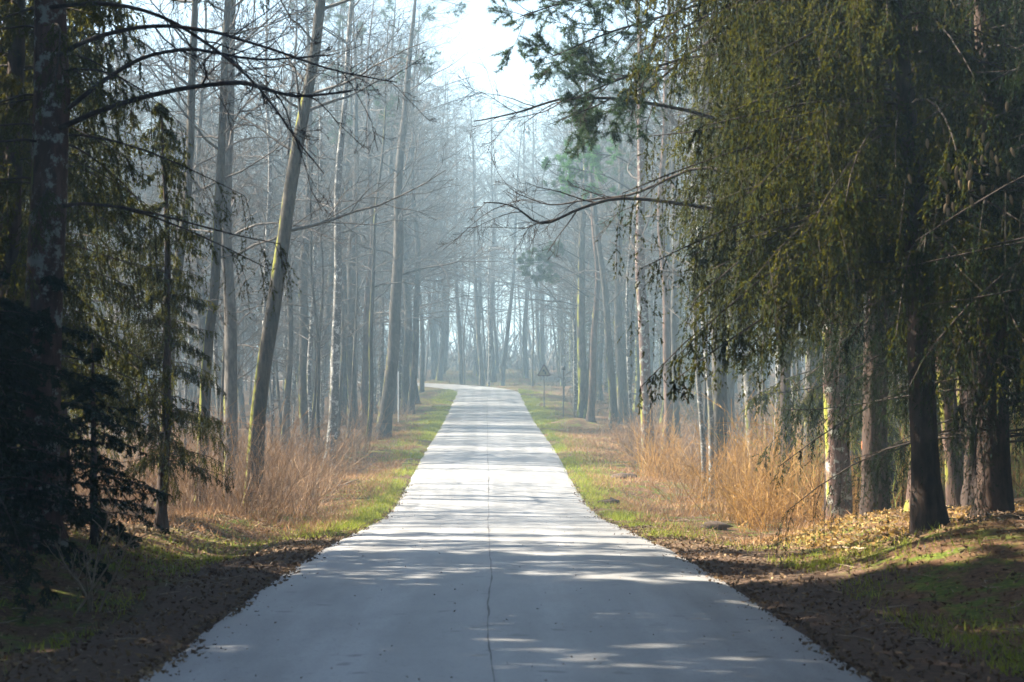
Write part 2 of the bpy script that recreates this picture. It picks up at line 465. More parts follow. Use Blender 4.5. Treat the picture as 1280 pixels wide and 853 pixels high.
# ------------------------------------------------------------------ tree builders
def trunk_path(H, r0, lean, wob, rng, flare=0.35, bend=None):
    z = np.concatenate([[-0.35, 0.0, 0.12, 0.3, 0.6, 1.0], np.linspace(1.6, H, 20)])
    x = lean[0] * z; y = lean[1] * z
    p1, p2, f1, f2 = rng.uniform(0, 6.28, 4)
    x = x + wob * (np.sin(z * 0.45 + p1) - math.sin(p1)) + wob * 0.35 * (np.sin(z * 1.1 + p2) - math.sin(p2))
    y = y + wob * (np.sin(z * 0.40 + f1) - math.sin(f1))
    if bend is not None:                     # list of (height, x offset)
        x = x + np.interp(z, [b[0] for b in bend], [b[1] for b in bend])
    t = np.clip(z / H, 0, 1)
    r = r0 * (1 - t) ** 0.75 + 0.012 + r0 * flare * np.exp(-np.clip(z, 0, 9) / 0.35) * (z >= -0.4)
    return np.stack([x, y, z], 1), r
def trunk_geo(P, r, rng, s=11):
    V, Fq = tubes(P, r, s)
    ax = np.repeat(P, s, axis=0)
    k = rng.normal(size=(len(P), s)) * 0.05
    base = np.exp(-np.clip(P[:, 2], 0, 9) / 0.3)[:, None]
    lob = 1 + k + base * 0.22 * np.sin(np.arange(s) * 2 * np.pi / s * 4 + rng.uniform(0, 6))[None]
    V = ax + (V - ax) * lob.reshape(-1, 1)
    return V, Fq
def on_trunk(P, r, z):
    return np.stack([np.interp(z, P[:, 2], P[:, k]) for k in range(3)], 1), np.interp(z, P[:, 2], r)

def bare_geo(seed, H, r0, lean=(0, 0), wob=0.12, first=0.28, nl=32, ll=(0.16, 0.30), k2=8, k3=5, k4=3, up=0.5, bend=None, flare=0.35, fine=1.0):
    rng = rng_(seed)
    P, r = trunk_path(H, r0, lean, wob, rng, flare, bend)
    tr = trunk_geo(P, r, rng)
    z = H * (first + (0.99 - first) * np.sort(rng.uniform(0, 1, nl)) ** 0.85)
    pos, rad = on_trunk(P, r, z)
    az = np.arange(nl) * 2.39996 + rng.normal(size=nl) * 0.5
    el = rng.normal(up, 0.25, nl) + 0.35 * (z / H - 0.5)
    d = np.stack([np.cos(az) * np.cos(el), np.sin(az) * np.cos(el), np.sin(el)], 1)
    L = H * rng.uniform(ll[0], ll[1], nl) * (1.15 - 0.75 * np.clip((z / H - first) / (1 - first), 0, 1) ** 1.5)
    P1, R1 = shoot(pos, d, L, np.minimum(rad * 0.5, 0.014 + L * 0.0065), 8, 0.17, 0.08, rng, 0.22)
    P2, R2 = grow(P1, R1, k2, 0.2, 0.98, 0.28, 0.55, 0.75, 0.2, 5, rng, 0.05, 0.6)
    P3, R3 = grow(P2, R2, k3, 0.15, 0.98, 0.30, 0.6, 0.7, 0.2, 4, rng, 0.0, 0.65)
    R2 = np.maximum(R2, 0.005 * fine); R3 = np.maximum(R3, 0.0038 * fine)
    geos = [tubes(P1, R1, 4), tubes(P2, R2, 3), ribbons(P3, R3 * 1.2, rng)]
    if k4:
        P4, R4 = grow(P3, R3, k4, 0.2, 0.98, 0.35, 0.7, 0.7, 0.1, 3, rng, 0, 0.7)
        dd = P4[:, -1] - P4[:, 0]; L4 = np.linalg.norm(dd, axis=1)
        geos.append(blades(P4[:, 0], nrm(dd), L4, np.full(len(L4), 0.008 * fine), rng))
    return tr, geos

def spruce_geo(seed, H, r0, lmax=3.2, z0=0.8, zd=9.0, hang=0.8, hl=(0.3, 0.95), per=5, step=0.38, tw=10, lean=(0, 0), dens=1.0, keep=None, wob=0.08, blade=(0.042, 0.0125), coarse=True, prof=0.55):
    """Norway spruce: whorls of sagging limbs with curtains of hanging twigs"""
    rng = rng_(seed)
    P, r = trunk_path(H, r0, lean, wob, rng, 0.36)
    tr = trunk_geo(P, r, rng)
    needles, wood = [], []
    def section(za, zb, step_, per_, tw_, bl, sub, sc):
        zz = np.arange(za, zb, step_)
        if len(zz) == 0: return
        z = np.repeat(zz, per_) + rng.normal(size=len(zz) * per_) * step_ * 0.35
        z = np.clip(z, 0.4, H * 0.985)
        az = rng.uniform(0, 6.283, len(z))
        if keep is not None:
            m = keep(az, z, rng); z, az = z[m], az[m]
        t = z / H
        L = lmax * np.clip((1 - t), 0.02, 1) ** prof * rng.uniform(0.6, 1.08, len(z))
        pos, _ = on_trunk(P, r, z)
        s = np.linspace(0, 1, 7)[None, :]
        c0 = rng.uniform(0.05, 0.35, len(z))[:, None]; c1 = rng.uniform(0.05, 0.35, len(z))[:, None]; c2 = rng.uniform(0.1, 0.32, len(z))[:, None]
        zz_ = L[:, None] * (c0 * s - (c0 + c1 + 0.25) * s ** 2 + c2 * s ** 3)
        sw = rng.normal(size=len(z))[:, None] * 0.12 * L[:, None] * s ** 2
        rx = np.cos(az)[:, None] * L[:, None] * s - np.sin(az)[:, None] * sw
        ry = np.sin(az)[:, None] * L[:, None] * s + np.cos(az)[:, None] * sw
        P1 = pos[:, None, :] + np.stack([rx, ry, zz_], -1)
        R1 = (0.006 + 0.0042 * L)[:, None] * np.linspace(1, 0.3, 7)[None]
        wood.append(tubes(P1, R1, 4))
        # twigs on both sides, hanging
        B = len(P1); K = tw_ * 2
        tt = np.clip(np.linspace(0.16, 1.0, tw_)[None].repeat(2, 1).reshape(1, -1) + rng.normal(size=(B, K)) * 0.04, 0.08, 0.999)
        p, tan = lerp_path(P1, tt)
        sgn = np.tile(np.array([1.0, -1.0]), tw_)[None, :, None]
        lat = nrm(np.stack([-tan[..., 1], tan[..., 0], 0 * tan[..., 0]], -1)) * sgn
        TL = rng.uniform(hl[0], hl[1], (B, K)) * (0.45 + 0.55 * np.sin(np.clip(tt, 0, 1) * 2.6)) * np.clip(L[:, None] / 2.2, 0.35, 1.2) * rng.uniform(0.4, 1.25, (B, 1))
        hg = np.clip(hang + rng.normal(size=(B, K, 1)) * 0.15, 0.05, 1)
        q = np.linspace(0, 1, 5)[None, None, :, None]
        dirh = nrm(lat * 0.75 + tan * 0.65)
        path = p[:, :, None, :] + dirh[:, :, None, :] * (q * (1 - 0.55 * q * hg[:, :, None, :])) * TL[:, :, None, None] * (1.05 - 0.75 * hg[:, :, None, :]) \
            + np.array([0, 0, -1.0]) * (q ** 1.25) * TL[:, :, None, None] * hg[:, :, None, :]
        path = path + rng.normal(size=path.shape) * 0.012 * q
        P2 = path.reshape(-1, 5, 3)
        TLf = TL.ravel()
        wood.append(ribbons(P2[:, ::2], np.full((len(P2), 3), 0.004 * sc) * np.array([[1, .8, .4]]), rng))
        def clothe(Pn, nb, ln, wd, Ln, spread):
            u = rng.uniform(0.02, 1, (len(Pn), nb))
            b, t2 = lerp_path(Pn, u)
            b = b.reshape(-1, 3); t2 = t2.reshape(-1, 3)
            d = nrm(t2 * 0.8 + nrm(np.cross(t2, rng.normal(size=t2.shape))) * spread)
            n = len(b)
            needles.append(blades(b, d, ln * rng.uniform(0.7, 1.3, n), wd * rng.uniform(0.8, 1.25, n), rng))
        nb = max(4, int(25 * dens * (1 if sub else 0.5)))
        clothe(P2, nb, bl[0] * sc, bl[1] * sc, TLf, 0.45)
        clothe(P1, int(60 * dens) if sub else 14, bl[0] * sc * 1.1, bl[1] * sc, None, 0.7)
        if sub:
            P3, _ = grow(P2, np.full((len(P2), 5), 0.003), sub, 0.05, 0.85, 0.2, 0.5, 0.7, 0.05, 3, rng, -0.3)
            clothe(P3, int(7 * dens), bl[0], bl[1], None, 0.4)
    section(z0, min(zd, H), step, per, tw, blade, 5, 1.0)
    if coarse and zd < H: section(zd, H * 0.985, step * 1.35, per, max(5, tw - 3), blade, 0, 1.9)
    return tr, wood, needles

def pine_tuft(tips, dirs, rng, n=34, ln=0.085, wd=0.010, spread=1.0):
    m = len(tips)
    b = np.repeat(tips, n, 0) - np.repeat(dirs, n, 0) * rng.uniform(0, 0.13, (m * n, 1))
    d = nrm(np.repeat(dirs, n, 0) * 0.75 + nrm(rng.normal(size=(m * n, 3))) * spread)
    return blades(b, d, ln * rng.uniform(0.7, 1.3, m * n), np.full(m * n, wd), rng)
def pine_geo(seed, H, r0, first=0.55, nl=22, ll=(0.13, 0.22), lean=(0, 0), wob=0.15, k2=7, k3=5, n=22, sc=1.0, up=0.3):
    rng = rng_(seed)
    P, r = trunk_path(H, r0, lean, wob, rng, 0.45)
    tr = trunk_geo(P, r, rng)
    z = H * (first + (0.99 - first) * np.sort(rng.uniform(0, 1, nl)))
    pos, rad = on_trunk(P, r, z)
    az = np.arange(nl) * 2.39996 + rng.normal(size=nl) * 0.4; el = rng.normal(up, 0.2, nl)
    d = np.stack([np.cos(az) * np.cos(el), np.sin(az) * np.cos(el), np.sin(el)], 1)
    L = H * rng.uniform(ll[0], ll[1], nl)
    P1, R1 = shoot(pos, d, L, np.minimum(rad * 0.5, 0.02 + L * 0.01), 8, 0.16, 0.05, rng, 0.3)
    P2, R2 = grow(P1, R1, k2, 0.4, 1.0, 0.22, 0.42, 0.7, 0.15, 5, rng, 0.15, 0.6)
    P3, R3 = grow(P2, R2, k3, 0.3, 1.0, 0.3, 0.55, 0.6, 0.12, 4, rng, 0.2, 0.6)
    tips = np.concatenate([P3[:, -1], P3[:, 2], P2[:, -1]])
    dirs = nrm(np.concatenate([P3[:, -1] - P3[:, -2], P3[:, 2] - P3[:, 1], P2[:, -1] - P2[:, -2]]))
    return tr, [tubes(P1, R1, 5), tubes(P2, R2, 3), ribbons(P3, np.maximum(R3, .005), rng)], [pine_tuft(tips, dirs, rng, n, 0.085 * sc, 0.012 * sc)]

def bare_tree(label, x, y, bark_, seed, H, r0, name="bare_tree", cat="tree", group="trees along the forest edge", zoff=0, **kw):
    o = thing(name, label, cat, (x, y, g(x, y) + zoff), 0, group)
    tr, ge = bare_geo(seed, H, r0, **kw)
    link("trunk", mesh("trunk", [tr], M[bark_], True), o)
    link("crown", mesh("crown", ge, M['twig'], True), o)
    return o
def spruce_tree(label, x, y, seed, H, r0, foliage_='spruce', bark_='bark_spruce', rz=0.0, name="spruce_tree", group="spruce trees beside the road", **kw):
    o = thing(name, label, "tree", (x, y, g(x, y)), rz, group)
    tr, wood, nd = spruce_geo(seed, H, r0, **kw)
    link("trunk", mesh("trunk", [tr], M[bark_], True), o)
    link("limbs", mesh("limbs", wood, M['twig_dark'], True), o)
    link("crown", mesh("crown", nd, M[foliage_]), o)
    return o
def px(u, d): return (u - 608.0) / 2500.0 * d + CAM_X     # lateral metres of a bearing measured on the photograph

def free_(x, y, md):
    return all((o.location.x - x) ** 2 + (o.location.y - y) ** 2 > md * md for o in S.objects if o.parent is None and o.get("category") == "tree")
#SECTION_TREES
def loc(o, u, v, d):
    """a point on the bearing (u, v) of the photograph at distance d, in the tree's own frame"""
    return (px(u, d) - o.location.x, d - o.location.y, CAM_Z + (450 - v) / 2500.0 * d - o.location.z)
# ------------------------------------------------------------------ foreground spruces, left side
def side_keep(lo, hi, p=0.25):
    """thin out limbs that point away from the given sector (radians), as on a crowded forest-edge tree"""
    def f(az, z, rng):
        a = (az - lo) % (2 * math.pi)
        return (a < (hi - lo)) | (rng.uniform(size=len(az)) < p)
    return f
L1 = spruce_tree("thick dark spruce trunk nearest the left edge with long bare limbs reaching over the road", -5.05, 22.0, 101, 23, 0.22,
                 bark_='bark_lichen', z0=3.6, zd=8.5, lmax=3.0, hang=0.75, per=3, step=0.42, dens=1.0)
def limb(o, pts, r0, r1, seed, sub=9, name="bare_limb", blen=(0.12, 0.35)):
    rng = rng_(seed)
    pts = np.array(pts, float)
    t = np.linspace(0, 1, len(pts)); tt = np.linspace(0, 1, 22)
    # smooth through the control points
    Pm = np.stack([np.interp(tt, t, pts[:, k]) for k in range(3)], 1)
    for _ in range(2): Pm[1:-1] = (Pm[:-2] + 2 * Pm[1:-1] + Pm[2:]) / 4
    Pm = Pm + np.cumsum(rng.normal(size=Pm.shape) * 0.006, 0) * np.linspace(0, 1, 22)[:, None]
    Rm = np.linspace(r0, r1, 22)
    P2, R2 = grow(Pm[None], Rm[None], sub, 0.3, 1.0, blen[0], blen[1], 0.6, 0.13, 7, rng, 0.0, 0.55)
    P3, R3 = grow(P2, R2, 6, 0.2, 1.0, 0.25, 0.6, 0.7, 0.16, 5, rng, 0.0, 0.6)
    P4, R4 = grow(P3, R3, 4, 0.2, 1.0, 0.25, 0.6, 0.7, 0.16, 4, rng, 0.0, 0.7)
    return link(name, mesh(name, [tubes(Pm, Rm, 7), tubes(P2, np.maximum(R2, .004), 4), tubes(P3, np.maximum(R3, .003), 3), tubes(P4, np.maximum(R4, .0025), 3)], M['twig_dark'], True), o)
# local frame of the trunk: base at (-5.05, 22, g)
limb(L1, [loc(L1, 72, 162, 22), loc(L1, 140, 132, 21.8), loc(L1, 220, 112, 21.5), loc(L1, 300, 102, 21.2), loc(L1, 330, 112, 21), loc(L1, 375, 124, 20.8), loc(L1, 440, 114, 20.5)], .034, .012, 1, 8)
limb(L1, [loc(L1, 70, 150, 22), loc(L1, 120, 108, 22.2), loc(L1, 175, 72, 22.3), loc(L1, 240, 60, 22.4), loc(L1, 300, 74, 22.4), loc(L1, 350, 80, 22.5), loc(L1, 410, 74, 22.5)], .030, .008, 2, 9)
limb(L1, [loc(L1, 72, 70, 22), loc(L1, 120, 45, 21.6), loc(L1, 190, 30, 21.2), loc(L1, 260, 38, 21), loc(L1, 340, 62, 20.8), loc(L1, 420, 92, 20.6), loc(L1, 500, 104, 20.4)], .030, .006, 3, 9)
limb(L1, [loc(L1, 60, 10, 22), loc(L1, 130, 2, 21.6), loc(L1, 200, 18, 21.2), loc(L1, 270, 60, 21), loc(L1, 330, 115, 20.8), loc(L1, 362, 165, 20.7), loc(L1, 400, 215, 20.6)], .026, .006, 4, 8)

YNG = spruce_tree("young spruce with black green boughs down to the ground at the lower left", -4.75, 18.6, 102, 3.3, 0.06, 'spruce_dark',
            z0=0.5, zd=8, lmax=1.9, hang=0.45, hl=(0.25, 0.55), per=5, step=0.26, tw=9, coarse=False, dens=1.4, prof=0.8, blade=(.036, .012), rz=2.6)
CUR = spruce_tree("spruce with hanging curtains of twigs reaching right to the leaning mossy tree", -6.7, 31.0, 103, 12.5, 0.16, 'spruce',
            z0=2.0, zd=7.8, lmax=2.5, hang=0.85, hl=(0.35, 1.0), per=6, step=0.37, blade=(.046, .020))
def again(src, label, x, y, rz, sc=1.0, group="spruce trees beside the road"):
    return copy_tree(src, label, (x, y, g(x, y)), rz, sc, group=group)
again(YNG, "young spruce half hidden behind the black green bush at the left edge", -5.55, 20.4, 2.0, 1.1)
again(YNG, "low black green spruce bush closest to the camera at the left edge", -4.95, 19.5, 3.6, .85)
again(YNG, "small spruce bush at the foot of the thick left trunk", -4.95, 22.0, 4.6, .95)
again(YNG, "low spruce bush between the thick left trunk and the bramble brush", -4.75, 23.6, .9, .72)
again(CUR, "drooping spruce between the thick left trunk and the hanging curtain spruce", -6.4, 26.0, 2.1, 1.0)
again(CUR, "young drooping spruce in front of the left trunks, its low boughs reaching toward the road", -5.3, 31.8, 3.3, .55)
again(CUR, "spruce rising behind the thick trunk at the very left edge", -7.5, 27.6, 4.0, 1.15)
again(CUR, "slim spruce deep in shade behind the left curtain spruce", -8.6, 36.0, 5.2, 0.95)

# beyond the left edge of the frame: the spruces whose shade falls across the near road
shade = thing("spruce_tree", "tall spruce just outside the left edge shading the near road", "tree", (-8.3, 15.0, g(-8.3, 15)), 0, "spruce trees beside the road")
tr, wood, nd = spruce_geo(107, 22, 0.2, z0=1.2, zd=1.3, lmax=3.2, hang=0.7, per=5, step=0.36, tw=10, dens=1.2, blade=(.10, .055))
link("trunk", mesh("trunk", [tr], M['bark_spruce'], True), shade); link("limbs", mesh("limbs", wood, M['twig_dark'], True), shade); link("crown", mesh("crown", nd, M['spruce_dark']), shade)
sh_r = rng_(31)
for k in range(28):
    for _ in range(60):
        x, y = -sh_r.uniform(6.6, 23), sh_r.uniform(-8, 32)
        if x > -0.262 * y - 3.4 and y > 5: continue            # stays outside the open view to the left
        if free_(x, y, 2.3): break
    copy_tree(shade, "tall spruce in the shaded stand left of the near road, mostly hidden", (x, y, g(x, y)), sh_r.uniform(0, 6.28), sh_r.uniform(.85, 1.1), group="tall spruces in the shaded left stand")

# ------------------------------------------------------------------ foreground, right side
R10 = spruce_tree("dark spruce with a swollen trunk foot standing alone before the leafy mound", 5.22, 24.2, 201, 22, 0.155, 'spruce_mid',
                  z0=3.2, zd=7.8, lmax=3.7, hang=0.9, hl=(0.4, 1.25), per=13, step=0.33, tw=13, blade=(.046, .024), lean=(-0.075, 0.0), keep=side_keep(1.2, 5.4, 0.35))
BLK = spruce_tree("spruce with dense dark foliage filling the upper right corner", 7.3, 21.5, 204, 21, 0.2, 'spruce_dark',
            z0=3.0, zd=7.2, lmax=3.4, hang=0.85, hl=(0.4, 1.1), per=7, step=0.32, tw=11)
cz = np.linspace(0, -.10, 8); cr = .75 * np.array([.004, .016, .021, .022, .021, .018, .012, .003])
cone_me = mesh("cone", [tubes(np.stack([0 * cz, 0 * cz, cz], 1), cr, 8)], M['cone'], True)
cr_ = rng_(66)
for k in range(34):                          # ripe cones hanging at the outer twigs on the road side
    u = cr_.choice([1190, 1215, 1255]) + cr_.normal() * 26; v = 205 + cr_.normal() * 38
    c = link("cone", cone_me, BLK); c.location = loc(BLK, u, v, 18.6 + cr_.uniform(-.4, .4)); c.rotation_euler = (cr_.normal() * .15, cr_.normal() * .15, 0)
low = again(BLK, "black spruce with low shaggy boughs at the right edge", 6.35, 25.6, 2.6, 0.97)
for ch in low.children:                     # its boughs start lower on the trunk
    if ch.name.startswith(("crown", "limbs")): ch.location.z = -1.9
again(BLK, "dark spruce just behind the black spruce with shaggy boughs", 8.4, 28.5, 4.4, 1.0)
again(BLK, "dark spruce at the right edge whose top leaves the picture", 9.6, 24.0, 5.6, 1.0)
VRG = spruce_tree("tall spruce whose sunlit curtains hang over the right verge", 6.0, 31.5, 203, 23, 0.2, 'spruce',
            z0=5.0, zd=9.0, lmax=4.0, hang=0.9, hl=(0.4, 1.3), per=13, step=0.34, tw=13, blade=(.046, .024), keep=side_keep(1.6, 5.0, 0.3))
again(VRG, "tall spruce hanging over the verge farther along, behind the sunlit curtains", 6.8, 39.6, 0.25, 1.05)
again(BLK, "dark spruce filling the gap behind the sunlit curtains", 8.0, 33.0, 3.3, 1.15)
again(CUR, "spruce behind the swollen trunk with boughs lit yellow green", 8.6, 36.0, 1.0, 1.2)
again(CUR, "drooping spruce over the three trunks on the mossy mound", 7.1, 41.5, 3.4, 1.3)

# lit trunk group on the mound
def stem_tree(label, x, y, bark_, seed, H, r0, **kw):
    return bare_tree(label, x, y, bark_, seed, H, r0, **kw)
T1 = bare_tree("stout trunk with pale lichen flecks, leftmost of three on the mossy mound", 6.55, 37.8, 'bark_lichen', 301, 21, 0.225, first=0.4, wob=0.05, lean=(-0.01, 0), nl=20, k4=0)
T2 = bare_tree("slim grey trunk with an orange paint mark in the middle of three on the mound", 7.4, 39.2, 'bark_birch', 302, 19, 0.15, first=0.45, wob=0.08, lean=(-0.03, 0), nl=18, k4=0, name="marked_tree")
P_, r_ = trunk_path(19, 0.15, (-0.03, 0), 0.08, rng_(302), 0.35)
zz = np.linspace(1.55, 1.80, 5); pp, rr_ = on_trunk(P_, r_, zz)
link("paint_mark", mesh("paint_mark", [tubes(pp, rr_ * 1.13 + np.array([-.012, .002, .003, .002, -.012]), 11)], M['orange'], True), T2)
T3 = bare_tree("stout brown trunk, rightmost of three on the mound under hanging spruce twigs", 7.85, 40.0, 'bark_spruce', 303, 21, 0.25, first=0.4, wob=0.05, lean=(-0.02, 0), nl=20, k4=0)
bare_tree("reddish leaning pine trunk just right of the swollen spruce foot", 7.95, 34.2, 'bark_pine', 304, 20, 0.15, first=0.5, wob=0.04, lean=(-0.09, 0), nl=16, k4=0, name="pine_tree")
bare_tree("thinner reddish trunk beside the leaning pine, deeper in the wood", 8.45, 35.4, 'bark_pine', 305, 20, 0.13, first=0.5, wob=0.04, lean=(-0.075, 0), nl=16, k4=0, name="pine_tree")
bare_tree("trunk with a sunlit flaky edge near the black spruce on the right", 8.7, 36.8, 'bark_pine', 306, 20, 0.17, first=0.5, wob=0.05, lean=(-0.03, 0), nl=16, k4=0, name="pine_tree")

# roadside pine whose needled boughs and dead limbs reach across to the gap of sky
PN = thing("pine_tree", "roadside pine with needled boughs and bare limbs reaching into the gap of white sky", "tree", (6.42, 30.0, g(6.42, 30)), 0, "pines beside the road")
tr, wd_, nd_ = pine_geo(410, 21, 0.17, first=0.5, nl=16, wob=0.06)
link("trunk", mesh("trunk", [tr], M['bark_pine'], True), PN); link("limbs", mesh("limbs", wd_, M['twig_dark'], True), PN); link("crown", mesh("crown", nd_, M['pine']), PN)
limb(PN, [loc(PN, 990, 190, 30), loc(PN, 880, 140, 29.5), loc(PN, 770, 122, 29), loc(PN, 700, 122, 28.6), loc(PN, 655, 138, 28.3), loc(PN, 590, 150, 28)], .034, .008, 21, 9)
limb(PN, [loc(PN, 990, 280, 30), loc(PN, 880, 258, 29.5), loc(PN, 775, 244, 29), loc(PN, 720, 262, 28.6), loc(PN, 675, 286, 28.3), loc(PN, 640, 258, 28), loc(PN, 605, 258, 27.8)], .034, .008, 22, 9)
limb(PN, [loc(PN, 985, 250, 30), loc(PN, 880, 200, 30.4), loc(PN, 790, 246, 30.6), loc(PN, 740, 248, 30.8), loc(PN, 690, 258, 31), loc(PN, 645, 240, 31)], .028, .006, 23, 8)
def needled_bough(o, pts, seed, k2=12, k3=6, n=26, r=.03, sc=1.0, l2=(0.2, 0.34), mat='pine'):
    rng = rng_(seed)
    pts = np.array(pts, float); t = np.linspace(0, 1, len(pts)); tt = np.linspace(0, 1, 12)
    Pm = np.stack([np.interp(tt, t, pts[:, k]) for k in range(3)], 1)
    Rm = np.linspace(r, r * 0.3, 12)
    P2, R2 = grow(Pm[None], Rm[None], k2, 0.4, 1.0, l2[0], l2[1], 0.8, 0.15, 5, rng, 0.1, 0.6)
    P3, R3 = grow(P2, R2, k3, 0.25, 1.0, 0.3, 0.6, 0.7, 0.12, 4, rng, 0.15, 0.6)
    b = link("bough", mesh("bough", [tubes(Pm, Rm, 6), tubes(P2, R2, 4), tubes(P3, np.maximum(R3, .003), 3)], M['twig_dark'], True), o)
    tips = np.concatenate([P3[:, -1], P3[:, 2], P2[:, -1]]); dirs = nrm(np.concatenate([P3[:, -1] - P3[:, -2], P3[:, 2] - P3[:, 1], P2[:, -1] - P2[:, -2]]))
    link("needles", mesh("needles", [pine_tuft(tips, dirs, rng, n, 0.075 * sc, 0.009 * sc)], M[mat]), b)
needled_bough(PN, [loc(PN, 985, -40, 30), loc(PN, 860, 10, 29.4), loc(PN, 760, 40, 29), loc(PN, 690, 70, 28.6)], 31, 20, 9, 36)
needled_bough(PN, [loc(PN, 985, -80, 30), loc(PN, 850, -40, 29.4), loc(PN, 740, -10, 29), loc(PN, 650, 20, 28.6)], 32, 20, 9, 36)
needled_bough(PN, [loc(PN, 985, 60, 30), loc(PN, 860, 70, 29.6), loc(PN, 770, 100, 29.2), loc(PN, 700, 130, 28.9)], 33, 18, 8, 36)
needled_bough(PN, [loc(PN, 985, 0, 30), loc(PN, 870, 60, 30.2), loc(PN, 800, 120, 30), loc(PN, 740, 150, 29.8)], 34, 18, 8, 36)

# ------------------------------------------------------------------ named trunks along the left edge
LT = [  # label, u, base distance, bark, height, radius, lean, bend
 ("slender trunk tilting right, nearest the hanging spruce twigs on the left", 203, 50, 'bark_moss', 20, 0.14, 0.055, None),
 ("crooked trunk with a mossy elbow between two straighter trunks", 251, 50, 'bark_moss', 20, 0.14, 0.02, [(0, 0), (4.2, 0.02), (5.2, .22), (9, .35), (20, .6)]),
 ("straight grey trunk left of the leaning mossy tree", 290, 57, 'bark_grey', 22, 0.20, 0.004, None),
 ("long trunk leaning right with a yellow moss stripe up its left side", 314, 47, 'bark_moss', 22, 0.195, 0.128, None),
 ("slender pale trunk standing in reddish brush by the left verge", 411, 70, 'bark_birch', 21, 0.17, 0.045, None),
 ("thick trunk by the left verge opposite the road signs", 479, 90, 'bark_grey', 22, 0.31, 0.06, None),
 ("dim grey trunk between the leaning mossy tree and the pale slender one", 384, 84, 'bark_grey', 21, 0.24, 0.01, None),
 ("grey trunk just right of the pale slender tree", 442, 96, 'bark_grey', 21, 0.24, 0.012, None),
 ("hazy trunk beside the white marker pole on the left", 506, 124, 'bark_grey', 21, 0.26, 0.0, None),
 ("thin pale sapling trunk behind the straight grey trunk", 277, 62, 'bark_birch', 15, 0.07, 0.0, None),
 ("thin pale trunk in the gap right of the straight grey trunk", 330, 72, 'bark_birch', 18, 0.11, 0.008, None),
 ("slim trunk close behind the leaning mossy tree", 356, 78, 'bark_grey', 19, 0.13, 0.02, None),
 ("slim moss flecked trunk between the pale slender tree and the thick verge trunk", 460, 88, 'bark_moss', 18, 0.10, 0.05, None),
]
for k, (lb, u, d, bk, H, r0, ln, bd) in enumerate(LT):
    x = px(u, d)
    bare_tree(lb, x, d, bk, 500 + k, H, r0, lean=(ln, 0), wob=0.10 if bd is None else 0.04, bend=bd, nl=26, first=0.3, k4=2, ll=(.10, .21), group="trunks along the left forest edge")
RT = [
 ("trunk with a bright yellow moss stripe beyond the round marker post", 728, 108, 'bark_moss', 20, 0.27, 0.012, None),
 ("trunk leaning left across the mossy striped trunk", 768, 100, 'bark_grey', 19, 0.2, -0.09, None),
 ("dim trunk close right of the left leaning trunk", 777, 108, 'bark_grey', 21, 0.27, -0.005, None),
 ("grey trunk with a bright white edge above the brown brush on the right", 811, 77, 'bark_lichen', 21, 0.24, -0.02, None),
 ("left one of two thin pale stems beside a thick trunk in orange reeds", 880, 58, 'bark_birch', 15, 0.065, -0.02, None),
 ("right one of two thin pale stems beside a thick trunk in orange reeds", 889, 57, 'bark_birch', 16, 0.075, -0.035, None),
 ("thick grey trunk standing in orange reeds right of two pale stems", 899, 60, 'bark_grey', 22, 0.25, -0.035, None),
 ("pale edged trunk leaning left behind the orange reeds", 946, 66, 'bark_birch', 20, 0.2, -0.09, None),
 ("dim trunk between the white edged trunk and the thick reed bed trunk", 846, 88, 'bark_grey', 19, 0.16, -0.02, None),
 ("slim dark trunk behind the reed bed under hanging spruce twigs", 985, 55, 'bark_spruce', 19, 0.15, -0.02, None),
]
for k, (lb, u, d, bk, H, r0, ln, bd) in enumerate(RT):
    x = px(u, d)
    bare_tree(lb, x, d, bk, 600 + k, H, r0, lean=(ln, 0), wob=0.08, bend=bd, nl=25, first=0.3, k4=2, ll=(.10, .22), group="trunks along the right forest edge")

